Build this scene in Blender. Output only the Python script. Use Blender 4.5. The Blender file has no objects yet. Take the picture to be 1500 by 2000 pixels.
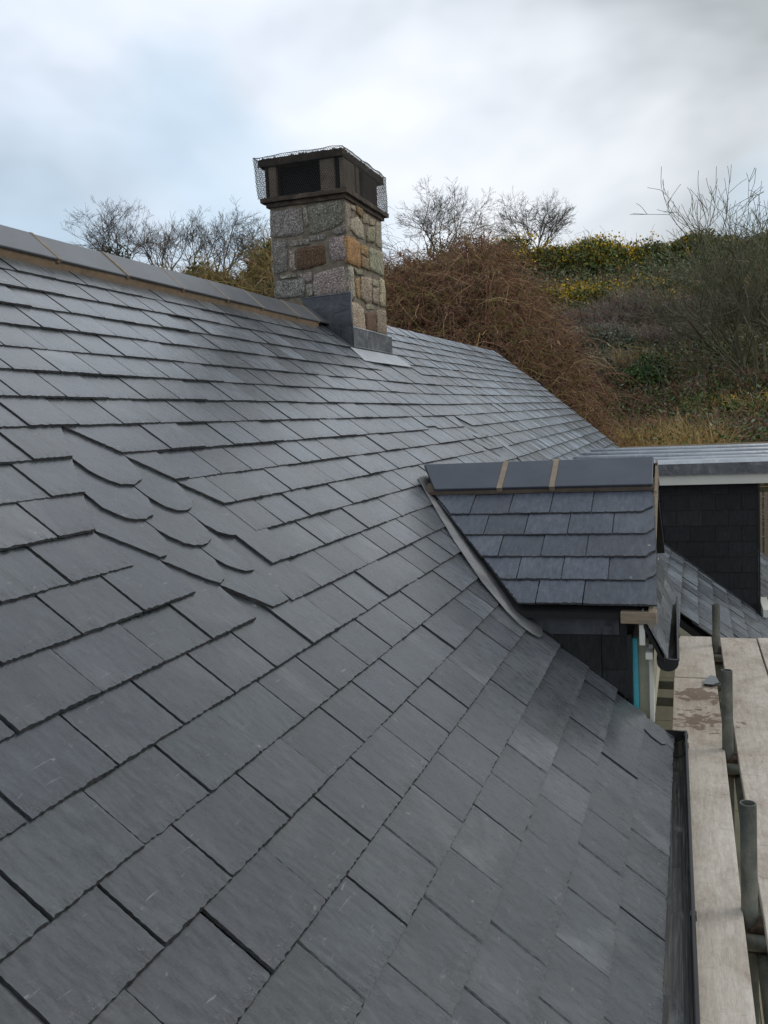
import bpy, math, random
import numpy as np
from mathutils import Vector, Matrix, noise as mnoise

R = random.Random(7)
NR = np.random.RandomState(11)
sc = bpy.context.scene
COL = sc.collection

# ------------------------------------------------------------------ camera, sky, sun, exposure
# eye height is z = 0, the yard below is z = -4.2; x runs out over the eaves, y along the ridge
cam_d = bpy.data.cameras.new('camera')
cam = bpy.data.objects.new('camera', cam_d)
COL.objects.link(cam)
YAW, PIT, ROLL = 0.32798, 0.09662, -0.04849
fw = Vector((-math.sin(YAW) * math.cos(PIT), math.cos(YAW) * math.cos(PIT), -math.sin(PIT)))
rt0 = Vector((math.cos(YAW), math.sin(YAW), 0)); up0 = rt0.cross(fw)
rt = rt0 * math.cos(ROLL) + up0 * math.sin(ROLL); up = up0 * math.cos(ROLL) - rt0 * math.sin(ROLL)
cam.matrix_world = Matrix((rt, up, -fw)).transposed().to_4x4()
cam_d.sensor_fit = 'VERTICAL'; cam_d.sensor_height = 24.0; cam_d.sensor_width = 18.0
cam_d.lens = 24.0 * 1772.1 / 2000
cam_d.clip_start = 0.05; cam_d.clip_end = 3000
sc.camera = cam

SUN_EL, SUN_AZ = math.radians(38), math.radians(62)     # azimuth from +y towards +x
sc.view_settings.view_transform = 'Standard'; sc.view_settings.look = 'None'
sc.view_settings.exposure = 0.0; sc.view_settings.gamma = 1.0
sc.view_settings.use_curve_mapping = False
sun_d = bpy.data.lights.new('sun', 'SUN'); sun = bpy.data.objects.new('sun', sun_d); COL.objects.link(sun)
sun_d.energy = 0.9; sun_d.angle = math.radians(25); sun_d.color = (1.0, 0.95, 0.87)
sdir = Vector((math.sin(SUN_AZ) * math.cos(SUN_EL), math.cos(SUN_AZ) * math.cos(SUN_EL), math.sin(SUN_EL)))
sun.rotation_euler = sdir.to_track_quat('Z', 'Y').to_euler()

world = bpy.data.worlds.new('World'); sc.world = world; world.use_nodes = True
wn, wl = world.node_tree.nodes, world.node_tree.links
wn.clear()
def wnode(t, **k):
    n = wn.new(t)
    for a, b in k.items(): setattr(n, a, b)
    return n
wout = wnode('ShaderNodeOutputWorld'); wbg = wnode('ShaderNodeBackground')
sky = wnode('ShaderNodeTexSky', sky_type='NISHITA', sun_disc=False, sun_elevation=SUN_EL, sun_rotation=SUN_AZ)
wtc = wnode('ShaderNodeTexCoord')
wmap = wnode('ShaderNodeMapping'); wmap.inputs['Scale'].default_value = (1.0, 1.0, 1.7)
wmap.inputs['Location'].default_value = (0.35, 0.1, 0.55)
wl.new(wtc.outputs['Generated'], wmap.inputs['Vector'])
def wnoise(scale, detail, rough, dist):
    n = wnode('ShaderNodeTexNoise')
    n.inputs['Scale'].default_value = scale; n.inputs['Detail'].default_value = detail
    n.inputs['Roughness'].default_value = rough; n.inputs['Distortion'].default_value = dist
    wl.new(wmap.outputs['Vector'], n.inputs['Vector']); return n
def wramp(src, stops):
    n = wnode('ShaderNodeValToRGB'); cr = n.color_ramp
    cr.elements[0].position, cr.elements[0].color = stops[0][0], (*stops[0][1], 1)
    cr.elements[1].position, cr.elements[1].color = stops[-1][0], (*stops[-1][1], 1)
    for p, c in stops[1:-1]:
        e = cr.elements.new(p); e.color = (*c, 1)
    wl.new(src, n.inputs['Fac']); return n
def wmix(fac, a, b, mode='MIX'):
    n = wnode('ShaderNodeMix', data_type='RGBA', blend_type=mode)
    if hasattr(fac, 'links'): wl.new(fac, n.inputs[0])
    else: n.inputs[0].default_value = fac
    for s, i in ((a, 6), (b, 7)):
        if hasattr(s, 'links'): wl.new(s, n.inputs[i])
        else: n.inputs[i].default_value = (*s, 1)
    return n.outputs[2]
WS = 0.1
nb = wnoise(2.7, 4.0, 0.5, 0.15)
nc = wnoise(1.3, 3.0, 0.5, 0.5)
cloud = wramp(nb.outputs['Fac'], [(0.28, (9.8, 10.1, 10.4)), (0.40, (8.2, 8.7, 9.4)), (0.49, (6.5, 7.05, 7.7)), (0.60, (4.6, 5.05, 5.5)), (0.74, (7.4, 7.7, 8.0))])
# clouds thin towards the left of the view (-x), where pale blue shows through
sep = wnode('ShaderNodeSeparateXYZ'); wl.new(wtc.outputs['Generated'], sep.inputs[0])
mx = wnode('ShaderNodeMapRange'); mx.inputs[1].default_value = -0.75; mx.inputs[2].default_value = -0.15
mx.inputs[3].default_value = 0.20; mx.inputs[4].default_value = -0.08
wl.new(sep.outputs['X'], mx.inputs[0])
ad = wnode('ShaderNodeMath', operation='ADD'); wl.new(nc.outputs['Fac'], ad.inputs[0]); mz = wnode('ShaderNodeMapRange'); wl.new(sep.outputs['Z'], mz.inputs[0]); mz.inputs[1].default_value = .2; mz.inputs[2].default_value = .42; mz.inputs[3].default_value = .04; mz.inputs[4].default_value = -.12
ad2 = wnode('ShaderNodeMath', operation='ADD'); wl.new(mx.outputs[0], ad2.inputs[0]); wl.new(mz.outputs[0], ad2.inputs[1]); wl.new(ad2.outputs[0], ad.inputs[1])
mask = wramp(ad.outputs[0], [(0.60, (0, 0, 0)), (0.78, (1, 1, 1))])
blue = wmix(0.85, sky.outputs[0], (6.4, 8.6, 10.4))
mxx = wnode('ShaderNodeMapRange'); mxx.inputs[1].default_value = -0.6; mxx.inputs[2].default_value = 0.1
mxx.inputs[3].default_value = 0.0; mxx.inputs[4].default_value = 1.0; wl.new(sep.outputs['X'], mxx.inputs[0])
warm = wmix(mxx.outputs[0], (0.98, 1.02, 1.09), (1.04, 1.02, 0.98))
cl2 = wmix(1.0, cloud.outputs[0], warm, 'MULTIPLY')
skyc = wmix(mask.outputs[0], cl2, blue)
wl.new(skyc, wbg.inputs['Color']); wbg.inputs['Strength'].default_value = WS
wl.new(wbg.outputs[0], wout.inputs['Surface'])

# ------------------------------------------------------------------ helpers
def link(o, parent=None):
    COL.objects.link(o)
    if parent is not None: o.parent = parent
    return o
def empty(name, loc=(0, 0, 0), parent=None):
    o = bpy.data.objects.new(name, None); o.location = loc; o.empty_display_size = 0.2
    return link(o, parent)
def tag(o, label=None, cat=None, group=None, kind=None):
    for k, v in (('label', label), ('category', cat), ('group', group), ('kind', kind)):
        if v: o[k] = v
    return o

class MB:
    """collects verts, faces, a material slot per face and a tint per vertex; build() links ONE mesh object"""
    def __init__(s): s.v = []; s.f = []; s.m = []; s.t = []
    def add(s, verts, faces, mi=0, tint=(0.5, 0.5, 0.5)):
        o = len(s.v); s.v.extend(verts); s.t.extend(tint if isinstance(tint, list) else [tuple(tint) + (1.0,)] * len(verts))
        for k, f in enumerate(faces):
            s.f.append([i + o for i in f]); s.m.append(mi[k] if isinstance(mi, list) else mi)
    def box(s, x0, x1, y0, y1, z0, z1, mi=0, tint=(0.5, 0.5, 0.5), M=None):
        v = [(x, y, z) for z in (z0, z1) for y in (y0, y1) for x in (x0, x1)]
        if M is not None: v = [tuple(M @ Vector(p)) for p in v]
        s.add(v, [(0, 2, 3, 1), (4, 5, 7, 6), (0, 1, 5, 4), (2, 6, 7, 3), (0, 4, 6, 2), (1, 3, 7, 5)], mi, tint)
    def tube(s, pts, rad, n=6, mi=0, tint=(0.5, 0.5, 0.5), caps=True):
        pts = [Vector(p) for p in pts]; rr = rad if isinstance(rad, (list, tuple)) else [rad] * len(pts)
        vs = []; ref = None
        for i, p in enumerate(pts):
            d = (pts[min(i + 1, len(pts) - 1)] - pts[max(i - 1, 0)]).normalized()
            if ref is None or abs(ref.dot(d)) > 0.95: ref = Vector((0, 0, 1)) if abs(d.z) < 0.9 else Vector((1, 0, 0))
            a = d.cross(ref).normalized(); b = d.cross(a); ref = a.cross(d)
            for k in range(n):
                t = 2 * math.pi * k / n
                vs.append(tuple(p + (a * math.cos(t) + b * math.sin(t)) * rr[i]))
        fs = [(i * n + k, i * n + (k + 1) % n, (i + 1) * n + (k + 1) % n, (i + 1) * n + k) for i in range(len(pts) - 1) for k in range(n)]
        if caps: fs += [tuple(range(n))[::-1], tuple(range((len(pts) - 1) * n, len(pts) * n))]
        s.add(vs, fs, mi, tint)
    def prism(s, poly, axis, c0, c1, mi=0, tint=(0.5, 0.5, 0.5)):
        """extrude a 2-D polygon along axis 0/1/2 between c0 and c1"""
        def P(p, c): q = list(p); q.insert(axis, c); return tuple(q)
        n = len(poly); v = [P(p, c0) for p in poly] + [P(p, c1) for p in poly]
        f = [tuple(range(n))[::-1], tuple(range(n, 2 * n))] + [(i, (i + 1) % n, n + (i + 1) % n, n + i) for i in range(n)]
        s.add(v, f, mi, tint)
    def build(s, name, mats, parent=None, smooth=False, loc=None):
        me = bpy.data.meshes.new(name); me.from_pydata(s.v, [], s.f)
        mats = mats if isinstance(mats, (list, tuple)) else [mats]
        for m in mats: me.materials.append(m)
        me.polygons.foreach_set('material_index', s.m)
        if smooth: me.polygons.foreach_set('use_smooth', [True] * len(s.f))
        a = me.attributes.new('tint', 'FLOAT_COLOR', 'POINT')
        t = np.array(s.t, np.float32); a.data.foreach_set('color', t.ravel())
        me.update(); o = bpy.data.objects.new(name, me)
        if loc is not None: o.location = loc
        return link(o, parent)

def bevel(o, w=0.004, seg=2):
    m = o.modifiers.new('bevel', 'BEVEL'); m.width = w; m.segments = seg; m.limit_method = 'ANGLE'; return o

def np_mesh(name, V, F, mats, parent=None, tint=None, mi=None, smooth=False):
    """V (n,3) array, F (m,3 or 4) array -> one object"""
    me = bpy.data.meshes.new(name); k = F.shape[1]
    me.vertices.add(len(V)); me.vertices.foreach_set('co', V.astype(np.float32).ravel())
    me.loops.add(F.size); me.loops.foreach_set('vertex_index', F.astype(np.int32).ravel())
    me.polygons.add(len(F)); me.polygons.foreach_set('loop_start', np.arange(0, F.size, k, dtype=np.int32))
    for m in (mats if isinstance(mats, (list, tuple)) else [mats]): me.materials.append(m)
    if mi is not None: me.polygons.foreach_set('material_index', mi.astype(np.int32))
    if smooth: me.polygons.foreach_set('use_smooth', np.ones(len(F), bool))
    if tint is not None:
        a = me.attributes.new('tint', 'FLOAT_COLOR', 'POINT')
        t = np.ones((len(V), 4), np.float32); t[:, :3] = tint; a.data.foreach_set('color', t.ravel())
    me.update(calc_edges=True); me.validate()
    return link(bpy.data.objects.new(name, me), parent)

# ------------------------------------------------------------------ materials
class NT:
    def __init__(s, name):
        s.m = bpy.data.materials.new(name); s.m.use_nodes = True
        s.n, s.l = s.m.node_tree.nodes, s.m.node_tree.links
        s.b = s.n['Principled BSDF']; s.tc = s.n.new('ShaderNodeTexCoord'); s.vec = s.tc.outputs['Object']
    def new(s, t, **k):
        n = s.n.new(t)
        for a, b in k.items(): setattr(n, a, b)
        return n
    def put(s, inp, v):
        if hasattr(v, 'links'): s.l.new(v, inp)
        elif isinstance(v, (tuple, list)) and len(v) == 3 and inp.type == 'RGBA': inp.default_value = (*v, 1)
        else: inp.default_value = v
    def attr(s, name='tint'):
        a = s.new('ShaderNodeAttribute', attribute_name=name); return a
    def mapping(s, scale=(1, 1, 1), rot=(0, 0, 0), vec=None):
        n = s.new('ShaderNodeMapping'); n.inputs['Scale'].default_value = scale; n.inputs['Rotation'].default_value = rot
        s.l.new(vec or s.vec, n.inputs['Vector']); return n.outputs[0]
    def noise(s, scale, detail=3, rough=0.55, dist=0, vec=None):
        n = s.new('ShaderNodeTexNoise'); n.inputs['Scale'].default_value = scale; n.inputs['Detail'].default_value = detail
        n.inputs['Roughness'].default_value = rough; n.inputs['Distortion'].default_value = dist
        s.l.new(vec or s.vec, n.inputs['Vector']); return n.outputs['Fac']
    def voro(s, scale, vec=None, out='Distance', feat='F1'):
        n = s.new('ShaderNodeTexVoronoi', feature=feat); n.inputs['Scale'].default_value = scale
        s.l.new(vec or s.vec, n.inputs['Vector']); return n.outputs[out]
    def ramp(s, fac, stops):
        n = s.new('ShaderNodeValToRGB'); cr = n.color_ramp
        cr.elements[0].position, cr.elements[0].color = stops[0][0], (*stops[0][1], 1)
        cr.elements[1].position, cr.elements[1].color = stops[-1][0], (*stops[-1][1], 1)
        for p, c in stops[1:-1]: cr.elements.new(p).color = (*c, 1)
        s.put(n.inputs['Fac'], fac); return n.outputs[0]
    def step(s, fac, a, b): return s.ramp(fac, [(a, (0, 0, 0)), (b, (1, 1, 1))])
    def mix(s, fac, a, b, mode='MIX'):
        n = s.new('ShaderNodeMix', data_type='RGBA', blend_type=mode)
        s.put(n.inputs[0], fac); s.put(n.inputs[6], a); s.put(n.inputs[7], b); return n.outputs[2]
    def math(s, op, a, b=0.0):
        n = s.new('ShaderNodeMath', operation=op); s.put(n.inputs[0], a); s.put(n.inputs[1], b); return n.outputs[0]
    def vadd(s, a, b, mul=None):
        if mul is not None:
            q = s.new('ShaderNodeVectorMath', operation='SCALE'); s.l.new(b, q.inputs[0]); q.inputs['Scale'].default_value = mul; b = q.outputs[0]
        n = s.new('ShaderNodeVectorMath', operation='ADD'); s.l.new(a, n.inputs[0]); s.l.new(b, n.inputs[1]); return n.outputs[0]
    def bump(s, h, strength=0.3, dist=0.01, normal=None):
        n = s.new('ShaderNodeBump'); n.inputs['Strength'].default_value = strength; n.inputs['Distance'].default_value = dist
        s.put(n.inputs['Height'], h)
        if normal is not None: s.l.new(normal, n.inputs['Normal'])
        return n.outputs[0]
    def done(s, color=None, rough=None, normal=None, metal=None, spec=None):
        if color is not None: s.put(s.b.inputs['Base Color'], color)
        if rough is not None: s.put(s.b.inputs['Roughness'], rough)
        if normal is not None: s.l.new(normal, s.b.inputs['Normal'])
        if metal is not None: s.put(s.b.inputs['Metallic'], metal)
        if spec is not None: s.put(s.b.inputs['Specular IOR Level'], spec)
        return s.m

def mat_slate(name, base, chalk=1.0, rough=(0.22, 0.36), spec=0.7, coat=0.6, sheen=1.35):
    t = NT(name); a = t.attr(); sp = t.new('ShaderNodeSeparateColor'); t.l.new(a.outputs['Color'], sp.inputs[0])
    v = t.vadd(t.vec, a.outputs['Vector'], 37.0)
    hue = t.ramp(sp.outputs[0], [(0.0, base[0]), (0.35, base[1]), (0.62, base[2]), (1.0, base[3])])
    val = t.new('ShaderNodeMapRange'); t.put(val.inputs[0], sp.outputs[1]); val.inputs[3].default_value = 0.74; val.inputs[4].default_value = 1.14
    c = t.mix(1.0, hue, val.outputs[0], 'MULTIPLY')
    grain = t.noise(16, 7, 0.68, 0.3, t.mapping((4.0, 1.0, 1), (0, 0, 0.35), v))
    mott = t.noise(6, 4, 0.6, 0.2, v); fine = t.noise(160, 3, 0.6, 0, v)
    c = t.mix(0.95, c, t.ramp(grain, [(0.32, (0.25, 0.25, 0.26)), (0.5, (0.5, 0.5, 0.5)), (0.68, (0.76, 0.76, 0.74))]), 'OVERLAY')
    c = t.mix(0.6, c, t.ramp(mott, [(0.3, (0.42, 0.42, 0.44)), (0.7, (0.6, 0.6, 0.58))]), 'OVERLAY')
    c = t.mix(0.7, c, t.ramp(fine, [(0.3, (0.36, 0.36, 0.36)), (0.7, (0.66, 0.66, 0.66))]), 'OVERLAY')
    wv = t.vadd(v, t.new('ShaderNodeTexNoise').outputs['Color'], 0.05)
    ed = t.voro(5.5, t.mapping((1.0, 1.7, 1), (0, 0, 0.4), wv), 'Distance', 'DISTANCE_TO_EDGE')
    crk = t.math('MULTIPLY', t.math('SUBTRACT', 1.0, t.step(ed, 0.006, 0.022)), t.step(t.noise(4.5, 2, 0.5, 0, v), 0.56, 0.66))
    c = t.mix(t.math('MULTIPLY', crk, 0.55), c, (0.03, 0.032, 0.036))
    dustn = t.noise(2.6, 5, 0.65, 0.6, t.mapping((1.3, 0.8, 1), (0, 0, 0.3), v))
    dust = t.math('MULTIPLY', t.step(dustn, 0.52, 0.80), t.math('ADD', 0.3, t.math('MULTIPLY', t.step(sp.outputs[2], 0.62, 0.85), 0.5)))
    c = t.mix(t.math('MULTIPLY', dust, 0.42 * chalk), c, (0.42, 0.43, 0.44))
    scr = t.step(t.noise(7, 3, 0.6, 0.9, t.mapping((2.2, 16, 1), (0, 0, 1.15), v)), 0.67, 0.78)
    spk = t.step(t.noise(26, 2, 0.5, 0, v), 0.74, 0.80)
    c = t.mix(t.math('MULTIPLY', scr, 0.4 * chalk), c, (0.5, 0.5, 0.5))
    c = t.mix(t.math('MULTIPLY', spk, 0.3 * chalk), c, (0.55, 0.55, 0.54))
    # nicks left by the slater's knife, short slashes running up from the tail
    nk = t.step(t.noise(1, 3, 0.6, 0.3, t.mapping((150, 34, 1), (0, 0, 0.75), v)), 0.56, 0.63)
    near_tail = t.ramp(a.outputs['Alpha'], [(0.0, (1, 1, 1)), (0.012, (0.75, 0.75, 0.75)), (0.034, (0, 0, 0))])
    nick = t.math('MULTIPLY', nk, near_tail)
    c = t.mix(t.math('MULTIPLY', nick, 0.8), c, (0.022, 0.024, 0.027))
    rg = t.new('ShaderNodeMapRange'); t.put(rg.inputs[0], grain); rg.inputs[1].default_value = 0.25; rg.inputs[2].default_value = 0.75
    rg.inputs[3].default_value = rough[0]; rg.inputs[4].default_value = rough[1]
    h1 = t.noise(5, 5, 0.6, 0.5, t.mapping((2.4, 1.0, 1), (0, 0, 0.35), v))
    # riven steps: a noise pushed into shallow terraces
    terr = t.math('SNAP', h1, 0.055)
    hh = t.math('ADD', t.math('MULTIPLY', h1, 0.7), t.math('MULTIPLY', terr, 0.5))
    n1 = t.bump(hh, 0.2, 0.006); n2 = t.bump(grain, 0.2, 0.003, n1); n3 = t.bump(fine, 0.06, 0.001, n2); n3 = t.bump(t.math('SUBTRACT', 1.0, nick), 0.5, 0.003, n3)
    sh = t.math('MULTIPLY', t.math('ADD', t.math('MULTIPLY', grain, 1.5), t.math('MULTIPLY', mott, 0.9)), t.math('ADD', 0.5, t.math('MULTIPLY', sp.outputs[2], 0.7)))
    sh = t.math('MULTIPLY', t.math('SUBTRACT', sh, 0.25), t.math('SUBTRACT', 1.0, nick))
    t.put(t.b.inputs['Sheen Weight'], t.math('MULTIPLY', sh, sheen) if sheen else 0.0); t.put(t.b.inputs['Sheen Roughness'], 0.27); t.put(t.b.inputs['Sheen Tint'], (0.86, 0.93, 1.0)); t.put(t.b.inputs['Coat Weight'], coat); t.put(t.b.inputs['Coat Roughness'], 0.27); t.put(t.b.inputs['Coat IOR'], 1.45); t.l.new(n2, t.b.inputs['Coat Normal'])
    return t.done(c, rg.outputs[0], n3, spec=spec)
GREYS = [(0.029, 0.036, 0.049), (0.031, 0.041, 0.048), (0.037, 0.042, 0.049), (0.034, 0.038, 0.049)]
M_SLATE = mat_slate('slate', GREYS)
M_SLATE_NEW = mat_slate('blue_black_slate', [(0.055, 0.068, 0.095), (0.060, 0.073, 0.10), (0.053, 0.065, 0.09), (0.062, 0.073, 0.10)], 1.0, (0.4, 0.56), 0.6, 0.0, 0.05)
M_CLAD = mat_slate('shaded_cheek_slate', [(0.021, 0.023, 0.026), (0.024, 0.026, 0.029), (0.02, 0.022, 0.025), (0.026, 0.027, 0.03)], 0.16, (0.55, 0.75), 0.25, 0.0, 0.0)  # darker slate copy for the cheeks, their shade put into the colour

def simple(name, col, rough=0.6, var=0.25, scale=12, bump=0.2, bs=60, bd=0.003, metal=None, spec=None, stretch=(1, 1, 1)):
    t = NT(name); v = t.mapping(stretch)
    n = t.noise(scale, 5, 0.6, 0.2, v); f = t.noise(bs, 4, 0.6, 0, v)
    lo = tuple(c * (1 - var) for c in col); hi = tuple(min(1, c * (1 + var)) for c in col)
    c = t.ramp(n, [(0.28, lo), (0.5, col), (0.72, hi)])
    c = t.mix(0.3, c, t.ramp(f, [(0.3, (0.4, 0.4, 0.4)), (0.7, (0.6, 0.6, 0.6))]), 'OVERLAY')
    return t.done(c, rough, t.bump(f, bump, bd), metal, spec)
M_EDGE = simple('slate_edge', (0.034, 0.036, 0.039), 0.75, 0.45, 70, 0.5, 180, 0.003)
M_EDGE_PALE = simple('slate_edge_dusty', (0.21, 0.215, 0.22), 0.8, 0.5, 60, 0.5, 180, 0.003)
M_FELT = simple('roofing_felt', (0.016, 0.016, 0.018), 0.85, 0.2)
M_MORTAR = simple('mortar', (0.215, 0.155, 0.10), 0.9, 0.25, 20, 0.5, 130, 0.004)
M_MORTAR_DARK = simple('shaded_mortar', (0.085, 0.066, 0.05), 0.9, 0.25, 20, 0.5, 130, 0.004)  # darker copy of the mortar; shade under the dormer tiles is in its colour
M_JOINT = simple('mortar_pointing', (0.28, 0.225, 0.17), 0.9, 0.25, 20, 0.5, 130, 0.004)
M_RIDGE = simple('ridge_tile_clay', (0.105, 0.113, 0.126), 0.38, 0.16, 5, 0.25, 120, 0.002)
M_RIDGE_NEW = simple('dormer_ridge_clay', (0.055, 0.066, 0.088), 0.4, 0.22, 5, 0.2, 120, 0.002)
M_BLACK = simple('black_plastic', (0.014, 0.015, 0.016), 0.32, 0.3, 8, 0.05)
M_WHITE = simple('white_paint', (0.74, 0.74, 0.68), 0.5, 0.06, 3, 0.1, 40, 0.002)
M_CREAM = simple('cream_render', (0.46, 0.44, 0.34), 0.8, 0.12, 6, 0.3, 50)
M_TEAL = simple('turquoise_plastic', (0.10, 0.50, 0.62), 0.4, 0.06)
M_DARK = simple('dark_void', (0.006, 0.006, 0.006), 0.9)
M_WALL = simple('house_render', (0.5, 0.47, 0.4), 0.85, 0.1, 2, 0.3, 50)
M_BARE = simple('bare_timber', (0.29, 0.235, 0.17), 0.8, 0.3, 10, 0.4, 50, 0.003, stretch=(1, 8, 8))

def mat_lead(name, lo, hi, stain):
    t = NT(name)
    n = t.noise(5, 6, 0.65, 0.5); w = t.noise(14, 5, 0.7, 0.8, t.mapping((1, 1, 0.35)))
    c = t.ramp(n, [(0.3, lo), (0.7, hi)])
    c = t.mix(t.math('MULTIPLY', t.step(w, 0.52, 0.72), 0.6), c, stain)
    return t.done(c, t.math('ADD', t.math('MULTIPLY', n, 0.3), 0.32), t.bump(t.noise(7, 4, 0.5, 0.6), 0.8, 0.022), 0.35, 0.5)
M_LEAD = mat_lead('lead', (0.09, 0.097, 0.11), (0.2, 0.21, 0.23), (0.33, 0.33, 0.34))
M_LEAD_VALLEY = mat_lead('valley_lead', (0.16, 0.165, 0.175), (0.27, 0.275, 0.285), (0.34, 0.335, 0.325))
M_LEAD_DARK = mat_lead('dark_lead', (0.05, 0.055, 0.066), (0.1, 0.105, 0.12), (0.15, 0.15, 0.16))
M_LEAD_PALE = mat_lead('pale_lead', (0.34, 0.37, 0.41), (0.5, 0.53, 0.57), (0.62, 0.63, 0.63))

def mat_granite():
    t = NT('granite'); a = t.attr()
    v = t.vadd(t.vec, a.outputs['Vector'], 11.0)
    n = t.noise(75, 4, 0.75, 0.2, v); k = t.noise(120, 2, 0.6, 0, t.mapping((1, 1, 1.0), (0.4, 0.2, 0), v)); m = t.noise(9, 4, 0.6, 0, v)
    sp = t.ramp(n, [(0.36, (0.085, 0.08, 0.074)), (0.46, (0.25, 0.235, 0.21)), (0.54, (0.38, 0.36, 0.32)), (0.63, (0.72, 0.69, 0.62))])
    sp = t.mix(t.step(k, 0.60, 0.66), sp, (0.05, 0.045, 0.045))
    sp = t.mix(0.6, sp, t.ramp(m, [(0.3, (0.32, 0.32, 0.32)), (0.7, (0.65, 0.65, 0.64))]), 'OVERLAY')
    c = t.mix(1.0, sp, a.outputs['Color'], 'MULTIPLY')
    return t.done(c, 0.85, t.bump(n, 0.7, 0.006, t.bump(m, 0.5, 0.02)))
M_GRANITE = mat_granite()
M_STONE_MORTAR = simple('lime_mortar', (0.20, 0.17, 0.13), 0.95, 0.4, 16, 0.8, 70, 0.01)
def mat_cap():
    t = NT('sooty_concrete'); n = t.noise(7, 6, 0.7, 0.4); f = t.noise(70, 4, 0.7)
    c = t.ramp(n, [(0.3, (0.022, 0.019, 0.017)), (0.46, (0.062, 0.047, 0.036)), (0.58, (0.10, 0.073, 0.052)), (0.74, (0.22, 0.175, 0.13))])
    c = t.mix(0.4, c, t.ramp(f, [(0.3, (0.35, 0.35, 0.35)), (0.7, (0.65, 0.65, 0.65))]), 'OVERLAY')
    return t.done(c, 0.9, t.bump(f, 0.6, 0.008))
M_CAP = mat_cap()
M_PANEL = simple('weathered_concrete_panel', (0.24, 0.195, 0.145), 0.9, 0.35, 8, 0.4, 60, 0.004)
M_SOOT = simple('sooty_panel', (0.045, 0.03, 0.024), 0.9, 0.5, 9, 0.4)
M_MOSS = simple('moss', (0.1, 0.078, 0.03), 0.95, 0.5, 30, 0.8, 80, 0.01)
M_WIRE = simple('galvanised_wire', (0.035, 0.033, 0.032), 0.6, 0.3)

def mat_board():
    t = NT('scaffold_board_wood'); a = t.attr(); v = t.vadd(t.vec, a.outputs['Vector'], 9.0)
    g = t.noise(11, 6, 0.6, 1.6, t.mapping((5, 0.55, 1), (0, 0, 0), v))
    w = t.new('ShaderNodeTexWave', wave_type='BANDS', bands_direction='X'); w.inputs['Scale'].default_value = 9
    w.inputs['Distortion'].default_value = 9; w.inputs['Detail'].default_value = 3; w.inputs['Detail Scale'].default_value = 0.9
    t.l.new(t.mapping((1, 0.16, 1), (0, 0, 0), v), w.inputs['Vector'])
    m = t.noise(3.2, 5, 0.65, 0.5, t.mapping((1, 0.7, 1), (0, 0, 0), v)); f = t.noise(120, 3, 0.7, 0, t.mapping((1, 0.25, 1), (0, 0, 0), v))
    c = t.ramp(m, [(0.28, (0.28, 0.235, 0.195)), (0.42, (0.43, 0.375, 0.32)), (0.56, (0.53, 0.485, 0.425)), (0.75, (0.62, 0.585, 0.525))])
    c = t.mix(0.35, c, t.ramp(g, [(0.3, (0.33, 0.31, 0.29)), (0.7, (0.63, 0.63, 0.63))]), 'OVERLAY')
    c = t.mix(0.08, c, t.ramp(w.outputs['Fac'], [(0.1, (0.3, 0.28, 0.26)), (0.6, (0.62, 0.62, 0.62))]), 'OVERLAY')
    c = t.mix(0.45, c, t.ramp(f, [(0.3, (0.36, 0.35, 0.34)), (0.65, (0.62, 0.62, 0.62))]), 'OVERLAY')
    dent = t.step(t.noise(17, 5, 0.75, 0.8, t.mapping((0.6, 1.9, 1), (0, 0, 0.1), v)), 0.60, 0.70)
    c = t.mix(t.math('MULTIPLY', dent, 0.55), c, (0.1, 0.075, 0.058))
    knot = t.step(t.noise(13, 1, 0.4, 0, v), 0.76, 0.79)
    c = t.mix(t.math('MULTIPLY', knot, 0.6), c, (0.12, 0.085, 0.06))
    stain = t.step(t.noise(4.4, 6, 0.7, 0.8, t.mapping((1.5, 0.8, 1), (0, 0, 0.2), v)), 0.55, 0.72)
    c = t.mix(t.math('MULTIPLY', stain, 0.5), c, (0.25, 0.195, 0.15))
    # mud: one patch field with its own outline, near the middle of the inner board
    d = t.new('ShaderNodeVectorMath', operation='DISTANCE'); t.l.new(t.tc.outputs['Object'], d.inputs[0]); d.inputs[1].default_value = (0.03, 5.05, -1.5)
    mn = t.noise(13, 4, 0.6, 0.3); mm = t.math('SUBTRACT', t.math('MULTIPLY', mn, 0.62), d.outputs['Value'])
    mud = t.step(mm, 0.185, 0.21)
    d2 = t.new('ShaderNodeVectorMath', operation='DISTANCE'); t.l.new(t.tc.outputs['Object'], d2.inputs[0]); d2.inputs[1].default_value = (0.03, 4.62, -1.5)
    mm2 = t.math('SUBTRACT', t.math('MULTIPLY', t.noise(19, 4, 0.6, 0.3), 0.55), t.math('MULTIPLY', d2.outputs['Value'], 0.6))
    mud2 = t.step(mm2, 0.21, 0.235)
    c = t.mix(t.math('MULTIPLY', t.math('MAXIMUM', mud, mud2), 0.8), c, (0.15, 0.098, 0.068))
    return t.done(c, 0.82, t.bump(g, 0.3, 0.004, t.bump(f, 0.3, 0.002)))
M_BOARD = mat_board()
def mat_tube():
    t = NT('galvanised_tube'); n = t.noise(10, 5, 0.7, 0.3); f = t.noise(40, 4, 0.7)
    c = t.ramp(n, [(0.3, (0.085, 0.09, 0.08)), (0.5, (0.16, 0.17, 0.15)), (0.72, (0.26, 0.265, 0.23))])
    c = t.mix(t.math('MULTIPLY', t.step(f, 0.6, 0.72), 0.6), c, (0.2, 0.14, 0.09))
    return t.done(c, 0.55, t.bump(f, 0.4, 0.003), 0.35)
M_TUBE = mat_tube()
M_RUST = simple('rusty_coupler', (0.10, 0.062, 0.042), 0.75, 0.5, 20, 0.6, 60, 0.006, metal=0.2)
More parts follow.
